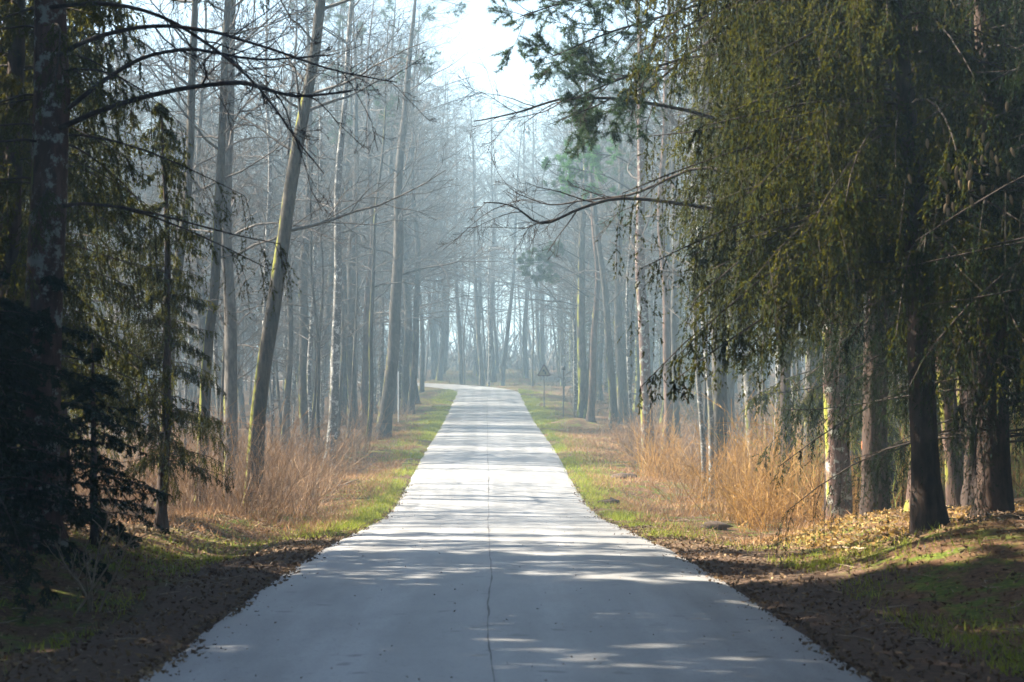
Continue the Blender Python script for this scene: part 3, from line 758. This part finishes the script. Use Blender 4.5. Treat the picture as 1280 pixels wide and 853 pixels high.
# ------------------------------------------------------------------ the forest behind
protos = []
def proto(kind, seed):
    if kind == 'bare':
        H = [21, 23, 19, 22, 20][seed % 5]
        tr, ge = bare_geo(700 + seed, H, [0.17, .21, .13, .18, .15][seed % 5], wob=0.14, nl=42, k3=6, first=[0.3, .4, .25, .35, .2][seed % 5], lean=(rng_(seed).normal() * .02, rng_(seed + 50).normal() * .02), fine=1.0)
        return [("trunk", mesh("trunk", [tr], M[['bark_grey', 'bark_moss', 'bark_birch', 'bark_grey', 'bark_grey'][seed % 5]], True)), ("crown", mesh("crown", ge, M['twig'], True))]
    if kind == 'sapling':
        tr, ge = bare_geo(800 + seed, [8, 10, 6.5][seed % 3], 0.05, wob=0.12, nl=26, first=0.12, ll=(0.16, 0.34), k2=7, k3=4, k4=2, up=0.7, flare=0.3, fine=1.2)
        return [("trunk", mesh("trunk", [tr], M[['bark_birch', 'bark_grey', 'bark_birch'][seed % 3]], True)), ("crown", mesh("crown", ge, M['twig'], True))]
    if kind == 'pole':
        tr, ge = bare_geo(850 + seed, [15, 17, 13][seed % 3], [.07, .085, .06][seed % 3], wob=0.16, nl=26, first=0.22, ll=(0.10, 0.2), k2=7, k3=4, k4=2, up=0.6, lean=(rng_(seed + 9).normal() * .02, 0), fine=1.1)
        return [("trunk", mesh("trunk", [tr], M[['bark_grey', 'bark_birch', 'bark_grey'][seed % 3]], True)), ("crown", mesh("crown", ge, M['twig'], True))]
    if kind == 'pine':
        tr, wd, nd = pine_geo(900 + seed, [22, 20][seed % 2], 0.19, first=0.5, nl=20, k2=6, k3=4, n=16, sc=2.2)
        return [("trunk", mesh("trunk", [tr], M['bark_pine'], True)), ("limbs", mesh("limbs", wd, M['twig'], True)), ("crown", mesh("crown", nd, M['pine']))]
    if kind == 'spruce':
        tr, wd, nd = spruce_geo(950 + seed, [18, 9][seed % 2], [0.17, .09][seed % 2], z0=1.0, zd=0, lmax=[2.6, 1.9][seed % 2], hang=0.6, step=0.42, per=5, tw=8, dens=0.9, prof=0.8)
        return [("trunk", mesh("trunk", [tr], M['bark_spruce'], True)), ("limbs", mesh("limbs", wd, M['twig_dark'], True)), ("crown", mesh("crown", nd, M['spruce_dark' if seed % 2 else 'spruce']))]
PROT = {k: [proto(k, s) for s in range(n)] for k, n in (('bare', 6), ('sapling', 3), ('pole', 3), ('pine', 2), ('spruce', 2))}
TREE_NAME = {'pole': 'young_tree', 'bare': 'bare_tree', 'sapling': 'sapling', 'pine': 'pine_tree', 'spruce': 'spruce_tree'}
def plant(kind, v, x, y, label, group, rz=0.0, sc=1.0, tilt=(0, 0)):
    o = thing(TREE_NAME[kind], label, "tree", (x, y, g(x, y) - 0.05), rz, group, sc, tilt)
    for nm, me in PROT[kind][v % len(PROT[kind])]: link(nm, me, o)
    return o
# conifers that can be told apart in the mist
def mist_pine(label, u, d, v, targets, seed, sc, mat='pine'):
    o = plant('pine', v, px(u, d), d, label, "pines in the mist")
    for k, (uu, vv, u0, v0) in enumerate(targets):
        needled_bough(o, [loc(o, u0, v0, d), loc(o, (u0 + uu) / 2, (v0 + vv) / 2 - 14, d - .4), loc(o, uu, vv, d - .8)], seed + k, 16, 7, 26, .035, sc, (.12, .24), mat)
    return o
mist_pine("misty pine with a bright green tuft above the right side of the road", 832, 82, 0, [(690, 205, 829, 262), (702, 226, 829, 280), (714, 188, 829, 230)], 61, 1.8, 'pine_bright')
mist_pine("pine hanging a blue green clump over the road beyond the warning sign", 738, 104, 1, [(645, 330, 736, 352), (660, 345, 736, 372), (668, 318, 736, 330)], 71, 2.0)
plant('spruce', 1, 6.6, 132, "dark young spruce in the mist behind the warning sign", "young spruces in the mist", 0.4, 0.9)
plant('spruce', 1, 8.6, 122, "dark young spruce in the mist right of the marker post", "young spruces in the mist", 1.9, 0.75)
plant('spruce', 0, 10.5, 112, "spruce in the mist behind the left leaning trunk", "young spruces in the mist", 1.2, 0.8)
fr = rng_(77)
taken = [(o.location.x, o.location.y) for o in S.objects if o.parent is None and o.get("category") == "tree"]
def free(x, y, md):
    return all((x - a) ** 2 + (y - b) ** 2 > md * md for a, b in taken)
def zone(x, y):
    s = "left" if x < 0 else "right"
    if y > 172: return "beyond the bend", "trees in the mist beyond the bend"
    if y > 100: return f"in the pale mist {s} of the far road", f"trees in the mist {s} of the far road"
    if y > 60: return f"in the blue haze {s} of the dip in the road", f"trees in the haze {s} of the dip"
    return f"in the wood {s} of the near road", f"trees in the wood {s} of the near road"
KW = {'pole': "slender thin stemmed tree", 'bare': "bare tree with fine twigs", 'sapling': "thin bare sapling", 'pine': "tall bare stemmed pine", 'spruce': "dark drooping spruce"}
def scatter(n, xr, yr, mind, kinds, probs, lim=4.6, scs=(0.82, 1.12)):
    k = 0; tries = 0
    while k < n and tries < n * 60:
        tries += 1
        x, y = fr.uniform(*xr), fr.uniform(*yr)
        if road_dist(np.array(x), np.array(y)) < lim or not free(x, y, mind): continue
        kind = fr.choice(kinds, p=probs); v = int(fr.integers(0, 12))
        w, gr = zone(x, y)
        plant(kind, v, x, y, f"{KW[kind]} {w}", f"{ {'bare':'bare trees','sapling':'saplings','pole':'slender young trees','pine':'pines','spruce':'spruces'}[kind]}{gr[5:]}", fr.uniform(0, 6.28), fr.uniform(*scs), (fr.normal() * 0.025, fr.normal() * 0.025))
        taken.append((x, y)); k += 1
scatter(34, (-26, -6.5), (42, 100), 2.4, ['bare', 'sapling'], [0.6, 0.4])
scatter(60, (-36, -5.2), (100, 172), 2.2, ['bare', 'sapling', 'pine'], [0.68, 0.26, 0.06])
scatter(40, (-60, -26), (100, 200), 4.0, ['bare', 'pine'], [0.85, 0.15])
scatter(30, (8.5, 24), (44, 100), 2.4, ['bare', 'sapling', 'spruce', 'pine'], [0.5, 0.25, 0.15, 0.1])
scatter(56, (5.2, 34), (100, 172), 2.4, ['bare', 'sapling', 'pine', 'spruce'], [0.6, 0.18, 0.11, 0.11])
scatter(22, (-11, -4.4), (98, 168), 1.8, ['bare'], [1.0], 4.4, (1.05, 1.25))
scatter(12, (4.4, 11), (110, 168), 1.8, ['bare'], [1.0], 4.4, (1.0, 1.2))
scatter(84, (-26, 28), (178, 225), 2.0, ['bare', 'sapling', 'pine'], [0.74, 0.16, 0.10], 4.8, (1.1, 1.4))
scatter(34, (-45, 45), (225, 290), 3.0, ['bare', 'pine'], [0.85, 0.15], 5.0, (1.15, 1.4))
scatter(46, (-24, -8), (58, 150), 1.6, ['sapling'], [1.0], 4.8)
scatter(60, (-30, -6), (70, 172), 1.4, ['pole'], [1.0], 4.8)
scatter(45, (6, 26), (66, 172), 1.4, ['pole'], [1.0], 4.8)
scatter(30, (-20, 24), (178, 215), 1.4, ['pole'], [1.0], 4.8, (1.1, 1.4))
scatter(26, (9, 24), (22, 50), 2.2, ['spruce', 'pine', 'bare'], [0.6, 0.2, 0.2])
for k in range(34):                                                        # added unseen spruces around the camera, blocking sky light over the near road
    for _ in range(60):
        x, y = sh_r.choice([-1, 1]) * sh_r.uniform(5.6, 14), sh_r.uniform(-38, 12)
        if k > 22: x, y = sh_r.uniform(6, 15), sh_r.uniform(4, 27)
        if (abs(x) > 0.275 * y + 3.3 or y < 0) and free_(x, y, 2.6): break
    else: continue
    copy_tree(shade, "added unseen spruce beside or behind the camera, blocking sky light", (x, y, g(x, y)), sh_r.uniform(0, 6.28), sh_r.uniform(.85, 1.1), group="added unseen spruces around the camera")

# the closed wall of wood far behind everything, one mass
fw = rng_(321); fg = []
for k in range(430):
    if k < 160: x, y = fw.uniform(-170, 120), fw.uniform(285, 345)
    elif k < 365: x, y = -24 - 60 * fw.uniform() ** 1.6, fw.uniform(66, 290)
    else: x, y = fw.uniform(22, 70), fw.uniform(70, 290)
    if road_dist(np.array(x), np.array(y)) < 5: continue
    H_ = fw.uniform(19, 28); n_ = 18
    tp = np.stack([np.zeros(5), np.zeros(5), np.linspace(-.2, H_, 5)], 1) + fw.normal(size=(5, 3)) * .12
    z_ = H_ * fw.uniform(.03, .98, n_); az_ = fw.uniform(0, 6.28, n_); el_ = fw.normal(.45, .25, n_)
    d_ = np.stack([np.cos(az_) * np.cos(el_), np.sin(az_) * np.cos(el_), np.sin(el_)], 1)
    P1, R1 = shoot(np.stack([0 * z_, 0 * z_, z_], 1), d_, H_ * fw.uniform(.14, .3, n_), np.full(n_, .05), 4, .15, .1, fw)
    P2, R2 = grow(P1, R1, 6, .15, 1, .3, .6, .75, .15, 3, fw)
    P3, R3 = grow(P2, R2, 3, .15, 1, .4, .8, .75, .15, 3, fw)
    dd = P3[:, -1] - P3[:, 0]
    off = np.array([x, y, g(x, y) - .1])
    fg += [(V + off, F_) for V, F_ in [tubes(tp[None], np.linspace(fw.uniform(.14, .26), .03, 5)[None], 6), ribbons(P1, R1, fw), ribbons(P2, R2 * .8, fw), blades(P3[:, 0], nrm(dd), np.linalg.norm(dd, axis=1), np.full(len(dd), .035), fw)]]
tag(link("far_wood", mesh("far_wood", fg, M['twig'])), "pale far wood closing the view beyond the bend", kind="stuff")
#SECTION_GROUNDCOVER
# ------------------------------------------------------------------ ground cover
def put(x, y): return np.stack([x, y, ground(x, y)], 1)
def stuff(name, geos, mat, label): return tag(link(name, mesh(name, geos, mat)), label, kind="stuff")
gr_ = rng_(900)
def road_bits(n, r):
    y = 12 + r.uniform(0, 1, n) ** 1.6 * 60; x = np.where(r.uniform(size=n) < .55, np.sign(r.normal(size=n)) * (2.52 - np.abs(r.normal(size=n)) * .22), r.uniform(-2.4, 2.4, n))
    z = zroad(y) + 0.012 * (1 - np.abs(x) / 2.5) + .012
    d = nrm(np.stack([r.normal(size=n), r.normal(size=n), r.uniform(0, .25, n)], 1)); L = r.uniform(.008, .03, n)
    return blades(np.stack([x, y, z], 1), d, L, L * .5, r)
def verge_grass(side, n, seed):
    r = rng_(seed)
    y = 14 + (r.uniform(0, 1, n) ** 1.3) * 150
    d = 2.38 + np.abs(r.normal(size=n)) * 0.75 + r.uniform(0, .2, n)
    d = np.where(y < 32, d + 1.0, d)
    x = side * d
    keep = ((lumps(x * 3.1 + 7, y * 2.3) + r.normal(size=n) * 0.05) > -0.10) & ((y > 36) | (r.uniform(size=n) < 0.45))
    x, y = x[keep], y[keep]; m = len(x)
    dr = nrm(np.stack([r.normal(size=m) * .45, r.normal(size=m) * .45, np.ones(m)], 1))
    s = 1 + y / 110
    return blades(put(x, y), dr, r.uniform(.04, .13, m) * s ** .5, 0.009 * s, r)
stuff("grass", [verge_grass(-1, 42000, 1)], M['grass'], "short green verge grass along the left road edge")
stuff("grass", [verge_grass(1, 42000, 2)], M['grass'], "short green verge grass along the right road edge")
def litter(n, seed, xr, yr, size, flat=0.5):
    r = rng_(seed)
    x = r.uniform(*xr, n); y = r.uniform(*yr, n)
    b = put(x, y); b[:, 2] += r.uniform(0.0, 0.03, n)
    dr = nrm(np.stack([r.normal(size=n), r.normal(size=n), np.abs(r.normal(size=n)) * flat], 1))
    s = r.uniform(.6, 1.3, n) * size
    return blades(b, dr, s, s * 0.6, r)
def crumbs(n, seed):
    r = rng_(seed)
    y = 12 + r.uniform(0, 1, n) ** 1.5 * 50; d = 2.56 - np.abs(r.normal(size=n)) * .10 * (1 + .8 * np.sin(y * 1.7 + seed) + .5 * np.sin(y * .6)); x = np.sign(r.normal(size=n)) * d
    b = np.stack([x, y, np.maximum(zroad(y) - .018 + .0 * y, ground(x, y)) + .012], 1)
    dr = nrm(np.stack([r.normal(size=n), r.normal(size=n), r.uniform(0, .5, n)], 1)); L = r.uniform(.015, .06, n)
    return blades(b, dr, L, L * .8, r)
stuff("soil_crumbs", [crumbs(4500, 45)], M['leaf_dark'], "crumbs of brown soil spilling over the road edges")
stuff("road_litter", [road_bits(1500, rng_(41))], M['leaf_dark'], "needles, leaf scraps and grit lying on the near road")
stuff("fallen_leaves", [litter(5200, 3, (4.4, 9.5), (25.5, 35.5), 0.075)], M['leaf'], "golden fallen leaves lying on the mound at the right")
stuff("leaf_litter", [litter(15000, 4, (2.45, 8.5), (12, 38), 0.05), litter(15000, 5, (-8.5, -2.45), (12, 38), 0.05)], M['leaf_dark'], "dark old leaves and crumbs scattered on the near shoulders")
def dry(n, seed, xr, yr, hmin, hmax, w, lean=.35):
    r = rng_(seed)
    x = r.uniform(*xr, n); y = r.uniform(*yr, n)
    keep = (lumps(x * 2.3, y * 1.7) + r.normal(size=n) * .06) > -0.06
    x, y = x[keep], y[keep]; m = len(x)
    dr = nrm(np.stack([r.normal(size=m) * lean, r.normal(size=m) * lean, np.ones(m)], 1))
    return blades(put(x, y), dr, r.uniform(hmin, hmax, m), w, r)
def sticks(n, seed):
    r = rng_(seed)
    x = np.sign(r.normal(size=n)) * (2.6 + r.uniform(0, 1, n) ** .8 * 5.5); y = r.uniform(12, 45, n)
    b = put(x, y); b[:, 2] += .012
    a = r.uniform(0, 6.28, n); L = r.uniform(.06, .35, n)
    P = np.stack([b, b + np.stack([np.cos(a) * L * .5, np.sin(a) * L * .5, r.uniform(0, .03, n)], 1), b + np.stack([np.cos(a + .2) * L, np.sin(a + .2) * L, r.uniform(-.01, .04, n)], 1)], 1)
    return tubes(P, np.array([[.006, .005, .003]]) * r.uniform(.5, 1.3, (n, 1)), 3)
stuff("twig_litter", [sticks(1600, 44)], M['deadwood'], "small broken twigs scattered over the near verges")
stuff("dry_grass", [dry(26000, 6, (-6.5, -3.0), (34, 100), .08, .28, .018, .9)], M['drygrass'], "matted tan dry grass on the left bank")
stuff("dry_grass", [dry(26000, 7, (3.0, 6.5), (32, 100), .08, .28, .018, .9)], M['drygrass'], "matted tan dry grass on the right bank")
def thicket(n, seed, xr, yr, hmin, hmax, leafn=7, w=0.015, dense=None):
    r = rng_(seed)
    x = r.uniform(*xr, n); y = r.uniform(*yr, n)
    keep = (lumps(x * 1.9, y * 1.3) + r.normal(size=n) * .08) > -0.08
    x, y = x[keep], y[keep]; m = len(x)
    b = put(x, y)
    d0 = nrm(np.stack([r.normal(size=m) * .34, r.normal(size=m) * .34, np.ones(m)], 1))
    L = (hmin + (hmax - hmin) * r.uniform(0, 1, m) ** 1.7) * np.clip(0.85 + 3.5 * lumps(x * 2.7 + 3, y * 2.1), .35, 1.5)
    P, Rd = shoot(b, d0, L, np.full(m, w * .5), 4, 0.2, -0.15, r, 0.4)
    P2, R2 = grow(P, Rd, 3, 0.3, 1.0, 0.2, 0.45, 0.5, 0.1, 3, r, 0, .7)
    t = r.uniform(.15, 1, (len(P), leafn)); q, tn = lerp_path(P, t); q = q.reshape(-1, 3); tn = tn.reshape(-1, 3)
    dr = nrm(tn + r.normal(size=q.shape) * .8)
    return [ribbons(P, Rd * 1.1, r), ribbons(P2, np.maximum(R2, .0035), r), blades(q, dr, r.uniform(.04, .13, len(q)), 0.016, r)]
stuff("reeds", thicket(8000, 8, (4.7, 11), (38, 66), 0.7, 2.5), M['reed'], "orange dry reeds and twigs in a bed right of the road")
stuff("reeds", thicket(2200, 9, (5.2, 11), (66, 100), 0.5, 1.3), M['reed_pink'], "faded brown brush thinning out along the right forest edge")
stuff("brambles", thicket(5600, 10, (-11, -4.4), (38, 72), 0.6, 2.1), M['reed_pink'], "reddish brown bramble brush left of the dip in the road")
stuff("brambles", thicket(3000, 11, (-11.5, -4.4), (72, 125), 0.4, 1.3), M['reed_pink'], "pale brown brush thinning out along the left forest edge")
stuff("undergrowth", thicket(4000, 12, (-45, -7.5), (60, 185), 0.8, 2.6, 2), M['twig'], "grey tangle of thin stems on the forest floor at the left")
stuff("undergrowth", thicket(3600, 13, (7, 30), (66, 175), 0.8, 2.4, 2), M['twig'], "grey tangle of thin stems on the forest floor at the right")
stuff("undergrowth", thicket(5000, 14, (-60, 30), (180, 235), 1.0, 3.6, 3, .025), M['twig'], "pale tangle of thin stems beyond the bend")
stuff("undergrowth", thicket(5000, 16, (-70, 45), (232, 275), 2, 9, 3, .18), M['twig'], "pale brush closing off the far end of the wood")
stuff("undergrowth", thicket(4200, 15, (7.6, 17), (37, 54), 0.8, 4.0, 16), M['shrub'], "yellow green backlit undergrowth behind the trunks on the mound")

# shrubs, each its own
def shrub(label, x, y, seed, n, h, mat, spread=.5, group="bare shrubs at the forest edge"):
    r = rng_(seed)
    o = thing("bare_shrub", label, "shrub", (x, y, g(x, y)), 0, group)
    d0 = nrm(np.stack([r.normal(size=n) * spread, r.normal(size=n) * spread, np.ones(n)], 1))
    b = r.normal(size=(n, 3)) * .06; b[:, 2] = -.03
    P, Rd = shoot(b, d0, h * r.uniform(.6, 1.1, n), np.full(n, .013), 7, .14, 0, r, .3)
    P2, R2 = grow(P, Rd, 6, .25, 1, .25, .5, .6, .14, 5, r, .1, .6)
    P3, R3 = grow(P2, R2, 4, .2, 1, .3, .6, .6, .14, 3, r, 0, .6)
    link("stems", mesh("stems", [tubes(P, Rd, 5), tubes(P2, np.maximum(R2, .004), 3), ribbons(P3, np.maximum(R3, .003), r)], M[mat], True), o)
    return o
shrub("pale leafless shrub with forked stems beside the shaded left shoulder", -3.8, 18.7, 1, 6, 1.05, 'deadwood', .4)
for k, (lb, u, d, n, h, mt) in enumerate([
    ("twiggy bush with brown stems around the foot of the leaning mossy tree", 345, 52, 12, 2.2, 'reed_pink'),
    ("grey twiggy bush just left of the pale slender trunk", 385, 66, 12, 2.4, 'twig'),
    ("hazy twiggy bush between the pale slender trunk and the thick verge trunk", 440, 80, 12, 2.4, 'twig'),
    ("brown bush rising at the left end of the bramble brush", 230, 46, 12, 1.9, 'reed_pink'),
    ("tall orange bush in front of the thick trunk in the reed bed", 930, 52, 14, 2.2, 'reed'),
    ("spreading orange bush at the right end of the reed bed", 985, 46, 14, 2.3, 'reed'),
    ("fan shaped orange bush at the left end of the reed bed", 850, 57, 12, 1.5, 'reed'),
    ("pinkish bush by the white edged trunk", 790, 74, 12, 1.5, 'reed_pink'),
    ("hazy grey bush behind the round marker post", 720, 112, 12, 1.8, 'twig'),
    ("brown bush between the reed bed and the stout lichen flecked trunk", 1018, 42, 12, 2.0, 'reed')]):
    shrub(lb, px(u, d), d, 20 + k, n, h, mt)

# ------------------------------------------------------------------ signs and poles
def box(x0, x1, y0, y1, z0, z1):
    V = np.array([[x, y, z] for x in (x0, x1) for y in (y0, y1) for z in (z0, z1)], float)
    return V, np.array([[0, 1, 3, 2], [4, 6, 7, 5], [0, 4, 5, 1], [2, 3, 7, 6], [0, 2, 6, 4], [1, 5, 7, 3]])
def prism(poly, y0, y1):
    """closed plate: polygon in (x, z) between y0 and y1"""
    p = np.array(poly, float); n = len(p)
    V = np.concatenate([np.stack([p[:, 0], np.full(n, y0), p[:, 1]], 1), np.stack([p[:, 0], np.full(n, y1), p[:, 1]], 1)])
    c = p.mean(0); V = np.concatenate([V, [[c[0], y0, c[1]], [c[0], y1, c[1]]]])
    T = [[i, (i + 1) % n, 2 * n] for i in range(n)] + [[n + (i + 1) % n, n + i, 2 * n + 1] for i in range(n)]
    Q = [[i, i + n, (i + 1) % n + n, (i + 1) % n] for i in range(n)]
    return [(V, np.array(T)), (V, np.array(Q))]
def rtri(s, rad=0.07):
    """rounded triangle, point up, side s, centred"""
    out = []
    h = s * math.sqrt(3) / 2
    cs = [(-s / 2, -h / 3), (s / 2, -h / 3), (0, 2 * h / 3)]
    for k, (cx, cz) in enumerate(cs):
        l = math.hypot(cx, cz); ix, iz = cx * (1 - 2 * rad / l), cz * (1 - 2 * rad / l)
        a0 = [210, 330, 90][k]
        for a in (-60, -30, 0, 30, 60): out.append((ix + rad * math.cos(R(a0 + a)), iz + rad * math.sin(R(a0 + a))))
    return out
sx_, sy_ = px(680, 128), 128.0
sg = thing("warning_sign", "triangular bend warning sign on a thin post at the right verge", "road sign", (sx_, sy_, g(sx_, sy_)))
link("post", mesh("post", [tubes(np.array([[0, 0, -.3], [0, 0, 1.4], [0, 0, 2.75]]), np.full(3, .035), 10)], M['steel'], True), sg)
pl = link("border_plate", mesh("border_plate", prism(rtri(.95), -.055, -.035), M['signred']), sg); pl.location.z = 2.3
fa = link("yellow_face", mesh("yellow_face", prism(rtri(.70, .05), -.060, -.054), M['signface']), pl)
arrow = [(.04, -.17), (.12, -.17), (.12, -.02), (.02, .09), (.06, .13), (-.10, .16), (-.09, .0), (-.04, .045), (.04, -.05)]
link("bend_arrow", mesh("bend_arrow", prism(arrow, -.064, -.059), M['black']), pl)
mx_, my_ = px(704, 113), 113.0
mk = thing("marker_post", "thin dark marker post with a small square head right of the warning sign", "post", (mx_, my_, g(mx_, my_)))
link("post", mesh("post", [tubes(np.array([[0, 0, -.3], [0, 0, 1.4], [0, 0, 2.85]]), np.full(3, .036), 10)], M['steel'], True), mk)
link("head", mesh("head", [box(-.11, .11, -.06, .06, 2.66, 2.88)], M['darkbox']), mk)
lx_, ly_ = px(498, 106), 106.0
lp = thing("marker_pole", "thin whitish pole standing in the brush at the left verge", "post", (lx_, ly_, g(lx_, ly_)))
link("pole", mesh("pole", [tubes(np.array([[0, 0, -.3], [0, 0, 1.2], [0, 0, 2.75]]), np.full(3, .034), 10)], M['white'], True), lp)
link("cap", mesh("cap", [tubes(np.array([[0, 0, 2.74], [0, 0, 2.80], [0, 0, 2.83]]), np.array([.042, .042, .005]), 10)], M['steel'], True), lp)

# ------------------------------------------------------------------ small things on the ground
def clod(label, x, y, seed, s, group="earth clods on the right verge"):
    r = rng_(seed)
    n, m = 7, 10
    th = np.linspace(0.05, math.pi - .05, n); ph = np.arange(m) * 2 * math.pi / m
    V = np.stack([np.sin(th)[:, None] * np.cos(ph)[None] * s * 1.5, np.sin(th)[:, None] * np.sin(ph)[None] * s, np.cos(th)[:, None] * np.ones(m)[None] * s * .5], -1)
    V = V * (1 + r.normal(size=(n, m, 1)) * .16); V[:, :, 2] += s * .2
    i, j = np.meshgrid(np.arange(n - 1), np.arange(m), indexing='ij')
    Fq = np.stack([i * m + j, (i + 1) * m + j, (i + 1) * m + (j + 1) % m, i * m + (j + 1) % m], -1).reshape(-1, 4)
    o = link("earth_clod", mesh("earth_clod", [(V.reshape(-1, 3), Fq)], M['clod'])); o.location = (x, y, g(x, y))
    return tag(o, label, "clod", group)
clod("dark earth clod at the front edge of the reed bed", px(892, 38.5), 38.5, 1, .20)
clod("dark earth heap on the verge left of the reed bed", px(780, 62), 62, 2, .26)
clod("low dark clump of earth on the verge, nearer than the heap", px(762, 52), 52, 3, .2)
clod("small earth clod beside the road just before the shade", px(832, 40.5), 40.5, 4, .09)
def stick(label, pts, r, seed, name="fallen_branch", group="fallen branches", sub=5):
    rr = rng_(seed); pts = np.array(pts, float)
    o = thing(name, label, "branch", (pts[0, 0], pts[0, 1], g(pts[0, 0], pts[0, 1])), 0, group)
    L = pts - pts[0]; z = np.array([g(a, b) for a, b in pts]) - o.location.z + r * 1.1
    P = np.concatenate([L, z[:, None]], 1); t = np.linspace(0, 1, len(P)); tt = np.linspace(0, 1, 10)
    P = np.stack([np.interp(tt, t, P[:, k]) for k in range(3)], 1) + rr.normal(size=(10, 3)) * .012
    Rm = np.linspace(r, r * .5, 10)
    P2, R2 = grow(P[None], Rm[None], sub, .2, 1, .15, .4, .7, .12, 5, rr, .05, .6)
    P2[:, :, 2] = np.maximum(P2[:, :, 2], 0.0)
    link("stem", mesh("stem", [tubes(P, Rm, 7), tubes(P2, np.maximum(R2, .004), 4)], M['deadwood'], True), o)
stick("small twig lying on the sunlit road near the right edge", [(px(786, 32), 32.0), (px(804, 32), 32.1)], .02, 3, "twig", None, 3)
stick("long fallen branch lying on golden leaves right of the swollen trunk", [(px(1188, 26.5), 26.5), (px(1225, 27.5), 27.5), (px(1262, 28.2), 28.2)], .03, 4)
stick("thin fallen branch lying on the mossy mound left of the swollen trunk", [(px(1040, 27), 27), (px(1075, 25.6), 25.6), (px(1085, 25), 25)], .018, 5)
stick("fallen branch among dry grass on the sunny left bank", [(px(375, 55), 55), (px(420, 58), 58), (px(448, 61), 61)], .04, 6)

# ------------------------------------------------------------------ haze
hb = link("haze", mesh("haze", [box(-640, 640, -130, 920, -6.0, 33.0)], bpy.data.materials.new("forest_haze")))
tag(hb, "thin bluish morning haze filling the forest", kind="stuff")
hm = hb.data.materials[0]; hm.use_nodes = True
hm.node_tree.nodes.remove(hm.node_tree.nodes["Principled BSDF"])
pv = hm.node_tree.nodes.new("ShaderNodeVolumePrincipled")
pv.inputs["Color"].default_value = (0.54, 0.79, 0.97, 1)
pv.inputs["Density"].default_value = HAZE_DENSITY
pv.inputs["Anisotropy"].default_value = 0.35
hm.node_tree.links.new(pv.outputs[0], hm.node_tree.nodes["Material Output"].inputs["Volume"])
print("TRIS", sum(sum(len(p.vertices) - 2 for p in m.polygons) if len(m.polygons) < 2000 else len(m.loops) - 2 * len(m.polygons) for m in bpy.data.meshes), "objects", len(S.objects))
